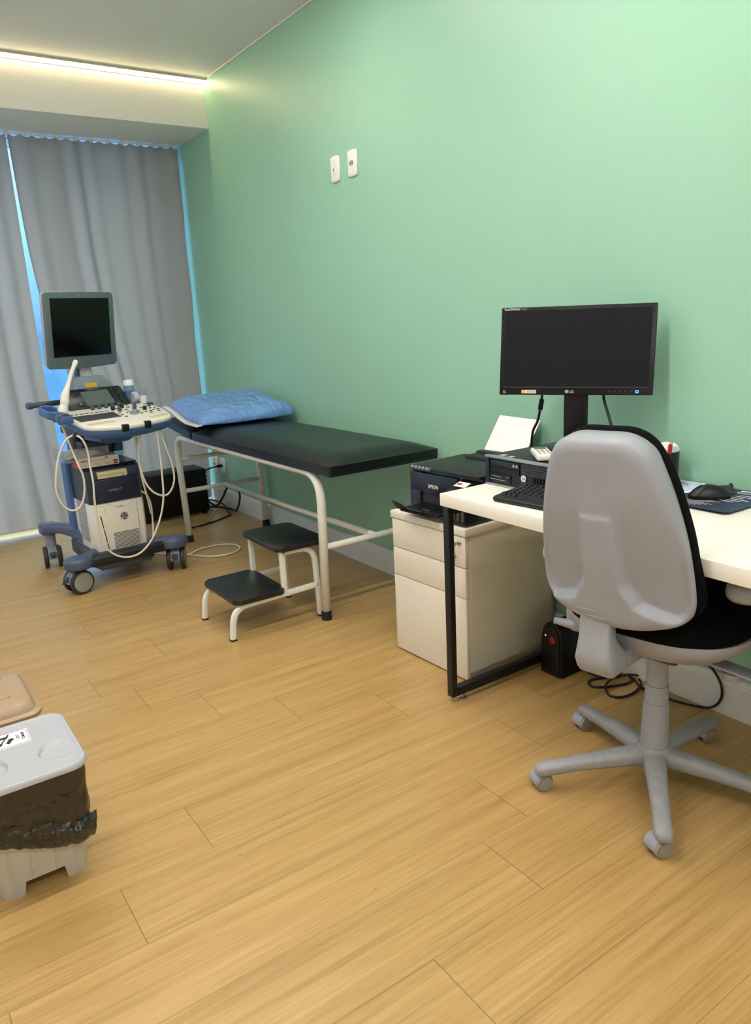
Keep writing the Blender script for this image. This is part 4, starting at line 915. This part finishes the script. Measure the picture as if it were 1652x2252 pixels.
# ================================================================== UPS UNDER THE DESK, CORDS
up_ = empty('backup_power_supply', (-.13, 1.735, 0), 0, 'black backup power supply with red button on the floor under the desk', 'power supply')
YZm = Matrix(((0, 0, 1, 0), (1, 0, 0, 0), (0, 1, 0, 0), (0, 0, 0, 1)))      # (y,z) profile extruded along x
prf = [(1.775, 0), (1.775, .05), (1.775, .14), (1.768, .175), (1.752, .195), (1.728, .205), (1.705, .198), (1.69, .18), (1.682, .15), (1.676, .02), (1.676, 0)]
b = MB(); b.prism(prf, -.225, .0-.02, .006, M=YZm, seg=2); b.build('casing', 'black_p', up_, smooth=50)
b = MB(); b.prism([(y*.88+1.725*.12, z*.92+.004) for y, z in prf], -.234, -.222, .005, M=YZm); b.build('front_face', 'black_p', up_, smooth=50)
MB(frame3((-.2335, 1.712, .140), (0, -1, 0), (0, 0, 1))).lathe([(.0125, 0), (.0125, .003), (.009, .0035), (.0085, .002), (.001, .002)], n=20).build('power_button', 'red_btn', up_)
MB(frame3((-.2335, 1.745, .152), (0, -1, 0), (0, 0, 1))).lathe([(.0028, 0), (.0028, .002)], n=12).build('indicator', 'red_led', up_)
for y in (1.689, 1.762): MB().bx(-.22, -.03, y-.012, y+.012, -.0, .004).build('foot', 'rubber', up_)
cord('power_cord', [(-.03, 1.69, .05), (-.075, 1.690, .012), (-.119, 1.637, .006), (-.102, 1.594, .006), (-.068, 1.59, .006), (-.040, 1.56, .006)], .0042, 'cable_b', 'short black cord running out from the backup power supply', parent=up_)
cord('power_cord', [(-.030, 1.50, .02), (-.035, 1.535, .012), (-.08, 1.561, .006), (-.142, 1.599, .006), (-.183, 1.59, .006), (-.189, 1.56, .006), (-.155, 1.532, .006), (-.089, 1.505, .006), (-.052, 1.509, .006), (-.034, 1.53, .006), (-.045, 1.5, .006), (-.075, 1.44, .006), (-.066, 1.334, .006), (-.041, 1.26, .006), (-.024, 1.225, .012), (-.022, 1.20, .04), (-.022, 1.192, .075), (-.020, 1.204, .112), (-.014, 1.24, .145), (-.012, 1.30, .17)], .0042, 'cable_b', 'black cord coiled on the floor and rising up the baseboard', parent=up_)
cord('power_cord', [(-.08, 1.555, .0145), (-.163, 1.532, .014), (-.196, 1.493, .006), (-.182, 1.457, .006), (-.126, 1.447, .006), (-.058, 1.465, .008), (-.036, 1.49, .012)], .0042, 'cable_b', 'black cord loop lying nearest the chair under the desk', parent=up_)

# ================================================================== OFFICE CHAIR
ch = empty('office_chair', (-.497, 1.104, 0), 0, 'grey plastic office chair with black fabric pads at the desk', 'office chair')
CH = T(-.497, 1.104, 0)
# base: five arms
arms = [148, 76, 4, -68, -140]
for ai, a in enumerate(arms):
    A = CH @ Rz(rad(a)); R = []
    for x, zt, zb, wd in ((.0, .118, .065, .062), (.06, .116, .066, .058), (.14, .106, .064, .050), (.22, .096, .060, .044), (.275, .089, .053, .042), (.305, .086, .050, .044), (.322, .080, .052, .036), (.328, .072, .058, .022)):
        R.append([(x, u*wd, (zt+zb)/2+v*(zt-zb)) for u, v in rrect(1, 1, .38, 4)])
    arm = MB(A).loft(R).build('base_arm', 'chair_w', ch, smooth=60)
    cy = CH @ Rz(rad(a)) @ T(.303, 0, 0)
    face = {0: -108, 1: -100, 2: -95, 3: -112, 4: -104}[ai]
    cM = T(*cy.translation) @ Rz(rad(face)) @ T(-.012, 0, 0)      # local x = wheel axle
    r = .0245
    yz = Matrix(((0, 0, 1, 0), (1, 0, 0, 0), (0, 1, 0, 0), (0, 0, 0, 1)))
    hood = [(.0265*cos(rad(t)), .0255+.0265*sin(rad(t))) for t in range(-25, 206, 11)]
    cs = MB(cM).prism(hood, -.026, .016, .003, M=yz).lathe([(.010, .04), (.010, .062), (.013, .062), (.013, .066)], T(0.004, 0.006, 0), 14).build('caster', 'chair', ch)
    for sx_ in (-.019, .012):
        MB(cM @ T(sx_, 0, r) @ Ry(pi/2)).lathe([(.004, -.008), (r-.003, -.008), (r, -.005), (r, .005), (r-.002, .009), (.0205, .009), (.0203, .0078), (.0193, .0078), (.019, .0098), (.004, .0112)], n=28).build('wheel', 'hubm', cs)
MB(CH).lathe([(.045, .060), (.050, .072), (.050, .110), (.040, .124)], n=28).build('hub', 'chair_w', ch)
MB(CH).lathe([(.037, .118), (.0335, .252)], n=28).build('column_cover', 'chair', ch)
MB(CH).lathe([(.031, .25), (.030, .302)], n=28).lathe([(.0275, .30), (.0275, .415)], n=28).build('gas_lift', 'chair', ch)
FA = rad(10)
SF = CH @ Rz(FA-pi/2)            # seat frame: x = chair's right, y = forward
def superel(a, b_, n=2.6, N=64, dy=0):
    o = []
    for i in range(N):
        t = 2*pi*i/N; c, s_ = cos(t), sin(t); o.append((a*abs(c)**(2/n)*(1 if c > 0 else -1), dy+b_*abs(s_)**(2/n)*(1 if s_ > 0 else -1)))
    return o
b = MB(SF); R = []
for s_, z, n_ in ((1.0, .500, 3), (1.005, .490, 3), (.96, .468, 3), (.78, .435, 2.6), (.48, .408, 2.4), (.36, .398, 2.4)):
    R.append([(x, y*1.0, z) for x, y in superel(.235*s_, .215*s_, n_, dy=.045*s_)])
b.loft(R[::-1]); b.build('seat_pan', 'chair', ch, smooth=60)
se = superel(.232, .222, 3.0, 72, .045)
MB(SF).rings(se, lambda k, p: (p[0]*k, .045+(p[1]-.045)*k, .506+(.066-.022*sm(.02, -.16, p[1]*k))*(1-k**6)), 16, front=lambda p: (p[0]*.97, .045+(p[1]-.045)*.97, .496)).build('seat_cushion', 'fabric', ch, smooth=180)
# back shell: BF x = right seen from behind (chair's right), y = up, z = backwards
BF = SF @ frame3((0, 0, 0), (1, 0, 0), (0, 0, 1)); BF = BF @ T(-.012, 0, 0)
half = [(0, 1.006), (.05, 1.006), (.082, .998), (.106, .983), (.124, .959), (.138, .926), (.152, .885), (.165, .838), (.178, .78), (.187, .71), (.191, .65), (.188, .615), (.175, .590), (.145, .571), (.095, .557), (.045, .550), (0, .549)]
full = half+[(-u, z) for u, z in half[-2:0:-1]]
bo = [(v.x, .60+(v.y-.60)*1.035) for v in spline([(u, z, 0) for u, z in full], 5, closed=True)]
ZM = .775
def shell_depth(u, z, k):
    d = .045*(1-min(1, abs(u)/.2)**2)*(.75+.25*sm(.55, .75, z))
    ed = max(0, (k-.86)/.14); d -= .022*(1-sqrt(max(0, 1-ed*ed)))
    us_ = u+.004
    hw = .040+.006*sm(.85, .6, z)+.030*sm(.68, .61, z)+.11*sm(.625, .572, z)
    m_ = sm(hw-.004, hw+.016, abs(us_))*sm(.90, .60, z)
    d -= .026*m_*sm(1.0, .90, k)
    sp_ = (1-sm(hw-.006, hw+.002, abs(us_)))*sm(.842, .834, z)
    d += .004*sp_
    return d
OFFB = .232
BT = BF @ T(0, .60, OFFB) @ Rx(rad(9)) @ Rz(rad(1.2)) @ T(0, -.60, -OFFB)     # reclined back
b = MB(BT)
b.rings(bo, lambda k, p: (p[0]*k, ZM+(p[1]-ZM)*k, OFFB+shell_depth(p[0]*k, ZM+(p[1]-ZM)*k, k)), 46, front=lambda p: (p[0], p[1], OFFB-.040)); bk = b.build('back_shell', 'chair', ch, smooth=180)
bo2 = [(u*(1.035-.035*sm(.90, 1.0, z)), ZM+(z-ZM)*1.022) for u, z in bo]
MB(BT).rings(bo2, lambda k, p: (p[0]*k, ZM+(p[1]-ZM)*k, OFFB-.066-.025*(1-k**3)+.02*k**6-.02*sm(.75, .6, ZM+(p[1]-ZM)*k)), 14, front=lambda p: (p[0]*.985, ZM+(p[1]-ZM)*.985, OFFB-.022)).build('back_cushion', 'fabric', ch, smooth=180)
b = MB(BT); b.tube([(x-.038, .585+y, OFFB+.0405) for x, y in rrect(.085, .016, .0075, 5)], .0009, 6, closed=True); b.build('maker_plate', 'chair', ch, smooth=180)
# L bracket
b = MB(BF); R = []
for z, wd, zc, dp in ((.60, .078, OFFB+.010, .03), (.545, .080, OFFB+.010, .035), (.505, .082, OFFB+.008, .045), (.475, .090, OFFB-.002, .075), (.450, .098, OFFB-.012, .10), (.425, .098, OFFB-.020, .095), (.412, .092, OFFB-.022, .08)):
    R.append([(x*wd-.034, z, zc+y*dp) for x, y in rrect(1, 1, .14, 4)])
b.loft(R); b.build('back_bracket', 'chair', ch, smooth=50)
MB(BF).bx(-.075, .012, .405, .462, .02, OFFB-.03, .012).build('mechanism_bar', 'chair', ch)
MB(SF).bx(-.09, .09, -.10, .12, .412, .455, .01).build('mechanism', 'grey_d', ch)
b = MB(SF); b.tube([(-.10, -.06, .440), (-.20, -.085, .445), (-.255, -.10, .450)], [.012, .014, .009], 12); b.build('tilt_lever', 'chair', ch, smooth=180)
for sg in (1, -1):
    A = SF
    b = MB(A); pl = []
    pd = rrect(.078, .25, .036, 7)
    b.loft([[(sg*.240+x*s_, .0-.025+y*s_, z) for x, y in pd] for s_, z in ((.86, .628), (.97, .638), (1.0, .650), (.98, .662), (.9, .669), (.6, .672))]); b.build('armrest_pad', 'chair', ch, smooth=60)
    b = MB(A); R = []
    for z, yy, wd in ((.635, .02, .075), (.605, .015, .055), (.54, .012, .046), (.46, .012, .050), (.415, .012, .048)): R.append([(sg*.262+x*.028, yy+y*wd, z) for x, y in rrect(1, 1, .3, 3)])
    b.loft(R); b.build('armrest_post', 'chair', ch, smooth=50)
    MB(A).tube(arc_path([(sg*.262, .012, .43), (sg*.262, .012, .392), (sg*.10, .012, .408)], .02), 1, sec=[(x, y) for x, y in rrect(.008, .05, .003, 2)], upv=(0, 1, 0)).build('armrest_bracket', 'chair', ch, smooth=40)
    MB(A).lathe([(.024, .372), (.026, .376), (.026, .39), (.010, .394)], T(sg*.185, .012, 0), 10).build('adjusting_knob', 'chair', ch)

# ================================================================== BINS
WB = T(-1.953, 1.813, 0)
wb = empty('waste_bin', (-1.953, 1.813, 0), 0, 'white lidded waste bin with black liner and recycling sticker at the left edge', 'bin')
def bsec(z, off=0, n=6):
    t = z/.315; hw = .099+.017*t+off; yf = -.072-.058*t-off; yb = .105+.03*t+off
    return [(x, (yf+yb)/2+y, z) for x, y in rrect(2*hw, yb-yf, .034, n)]
b = MB(WB); b.loft([bsec(z) for z in (.038, .10, .20, .315)])
for sx_ in (-1, 1):
    for sy_ in (-1, 1):
        secs = []
        for z in (0, .040):
            hw = .099+.017*z/.315; yf = -.072-.058*z/.315; yb = .105+.03*z/.315; ye = yf if sy_ < 0 else yb
            lw = .058-.008*(1-z/.040); c = .030
            P = [(sx_*(hw-lw), ye), (sx_*(hw-c), ye), (sx_*(hw-c*.3), ye-sy_*c*.3), (sx_*hw, ye-sy_*c), (sx_*hw, ye-sy_*lw*1.2), (sx_*(hw-.004), ye-sy_*lw*1.2), (sx_*(hw-.008), ye-sy_*c), (sx_*(hw-c), ye-sy_*.008), (sx_*(hw-lw), ye-sy_*.006)]
            secs.append([(x, y, z) for x, y in P])
        b.loft(secs)
for u in (-.066, -.024, .024, .066):
    secs = []
    for z in (.0 if abs(u) > .06 else .040, .14):
        yf = -.072-.058*z/.315; s_ = 1+.17*z/.315
        secs.append([(u*s_-.002, yf+.003, z), (u*s_-.002, yf-.0040, z), (u*s_+.012*(1 if u < 0 else -1), yf-.0003, z), (u*s_+.012*(1 if u < 0 else -1), yf+.003, z)])
    b.loft(secs)
b.build('body', 'bin', wb, smooth=35)
b = MB(WB); R = []
for i in range(25):
    t = i/24; z = .317-.150*t; base_ = bsec(z, .0055, 22); row = []
    for k, (x, y, zz) in enumerate(base_):
        a = 2*pi*k/len(base_); nx, ny = cos(a), sin(a)
        n1 = noise.noise((x*26, y*26, t*1.2)); n2 = noise.noise((x*70, y*70, t*2.5+3))
        o_ = .008*max(-.5, n1)*sm(0, .25, t)+.003*n2*t+.010*sm(.3, 1, t)
        l = sqrt(x*x+y*y); row.append((x+x/l*o_, y+y/l*o_, z-.012*noise.noise((x*9, y*9, 1))*t))
    R.append(row)
b.loft(R, cap=False)
bmesh.ops.solidify(b.bm, geom=b.bm.faces, thickness=-.0008)
lab(b.build('liner', 'bag', wb, smooth=180), 'black plastic liner folded over the rim')
b = MB(WB); rows = []
for j in range(17):
    t = j/16; row = []
    for i in range(81):
        q = i/80; x = -.150+.268*q
        n1 = noise.noise((q*6, t*2.5, 7)); n2 = noise.noise((q*17, t*6, 3)); n3 = noise.noise((q*33, t*4, 8))
        bend = sm(.86, 1, q)
        y = -.112-.014*sin(t*pi)**.7-.008*n1-.005*n2-.0025*n3+.020*bend
        z = (.205-.36*x)*(1-t)+(.133-.33*x)*t+.006*sin(q*7)*t+.004*n1+.0025*n3
        row.append((x+.014*bend*(1-t), y, z))
    rows.append(row)
b.grid(rows); bmesh.ops.solidify(b.bm, geom=b.bm.faces, thickness=.0008); b.build('liner_flap', 'bag', wb, smooth=180)
LP = []
for a_, c_ in zip(rrect(.252, .298, .042, 7), rrect(.252, .298, .042, 7)[1:]+rrect(.252, .298, .042, 7)[:1]):
    n_ = max(1, int((Vector(a_)-Vector(c_)).length/.012)); LP += [tuple(Vector(a_).lerp(Vector(c_), k/n_)) for k in range(n_)]
LZ = .320
def lidz(k, p):
    x, y = p[0]*k, p[1]*k
    z = LZ+.012*sm(1.02, .965, k)-.004*sm(.93, .89, k)
    for sg in (1, -1):
        X = sg*x; inside = sm(.036, .044, X) if 0 else 0
        dx, dy = X-.070, y+.045
        d = sqrt((dx/.034)**2+(dy/.040)**2) if X < .070 else abs(dy+.15*(X-.07))/(.040-.25*(X-.07))
        z -= .0095*sm(1.04, .97, d)*sm(.125, .112, X)*(1-.75*sm(.06, .115, X))
    return (x, y, z)
ld = MB(WB).rings(LP, lidz, 60, front=lambda p: (p[0], p[1], LZ-.003)).build('lid', 'lid_g', wb, smooth=60)
SK = WB @ T(-.020, .072, LZ+.0081) @ Rz(rad(-1))
stk = MB(SK).prism(rrect(.108, .078, .008, 4), .0, .0006).build('sticker', 'paper', ld)
MB(SK).tube([(x, y, .0010) for x, y in rrect(.102, .072, .008, 4)], .0005, 5, closed=True).build('sticker_border', 'logo_k', stk, smooth=0)
b = MB(SK)
for k in range(3):
    a = rad(90+120*k); 
    M_ = T(-.004+.0155*cos(a), .0155*sin(a), .0007) @ Rz(a+pi/2)
    b.prism([(-.014, -.005), (.006, -.005), (.006, -.009), (.015, 0), (.006, .009), (.006, .005), (-.010, .005)], 0, .0004, M=M_)
b.bx(-.032, .032, -.0016, .0016, .0014, .0022, M=T(-.004, 0, -.0004) @ Rz(rad(62))); b.build('recycling_mark', 'logo_k', stk, smooth=0)
text('LIXO', .010, 'logo_k', stk, SK @ T(.032, .004, .0008) @ Rz(rad(90)), 'lettering', .0002, bold=.015, align='CENTER')
text('COMUM', .010, 'logo_k', stk, SK @ T(.044, .002, .0008) @ Rz(rad(90)), 'lettering', .0002, bold=.015, align='CENTER')
def binring(hw, hd, r_, z): return [(x, y, z) for x, y in rrect(2*hw, 2*hd, r_, 5)]
BB = T(-2.03, 2.20, 0)
bn = empty('waste_bin', (-2.03, 2.20, 0), 0, 'cream waste bin with beige lid behind the white bin at the left edge', 'bin')
b = MB(BB); b.loft([binring(.135+.03*t, .11+.025*t, .03, .002+.283*t) for t in (0, .3, .6, 1)]); b.build('body', 'bin_c', bn, smooth=45)
b = MB(BB)
b.loft([[(x*s_, y*s_, z) for x, y in rrect(.355, .29, .045, 7)] for s_, z in ((.99, .280), (1, .286), (1, .292), (.96, .296), (.93, .298), (.88, .318), (.85, .322), (.6, .323))])
ld2 = b.build('lid', 'lid_b', bn, smooth=35)
b = MB(BB); b.bx(.06, .11, -.06, -.057, .322, .3245).bx(.107, .11, -.06, .09, .322, .3245).bx(.0, .11, .087, .09, .322, .3245); b.build('lid_ridge', 'lid_b', ld2, smooth=0)
MB(BB).bx(.02, .062, -.03, .03, .3225, .3238).build('sticker', 'paper', ld2, smooth=0)
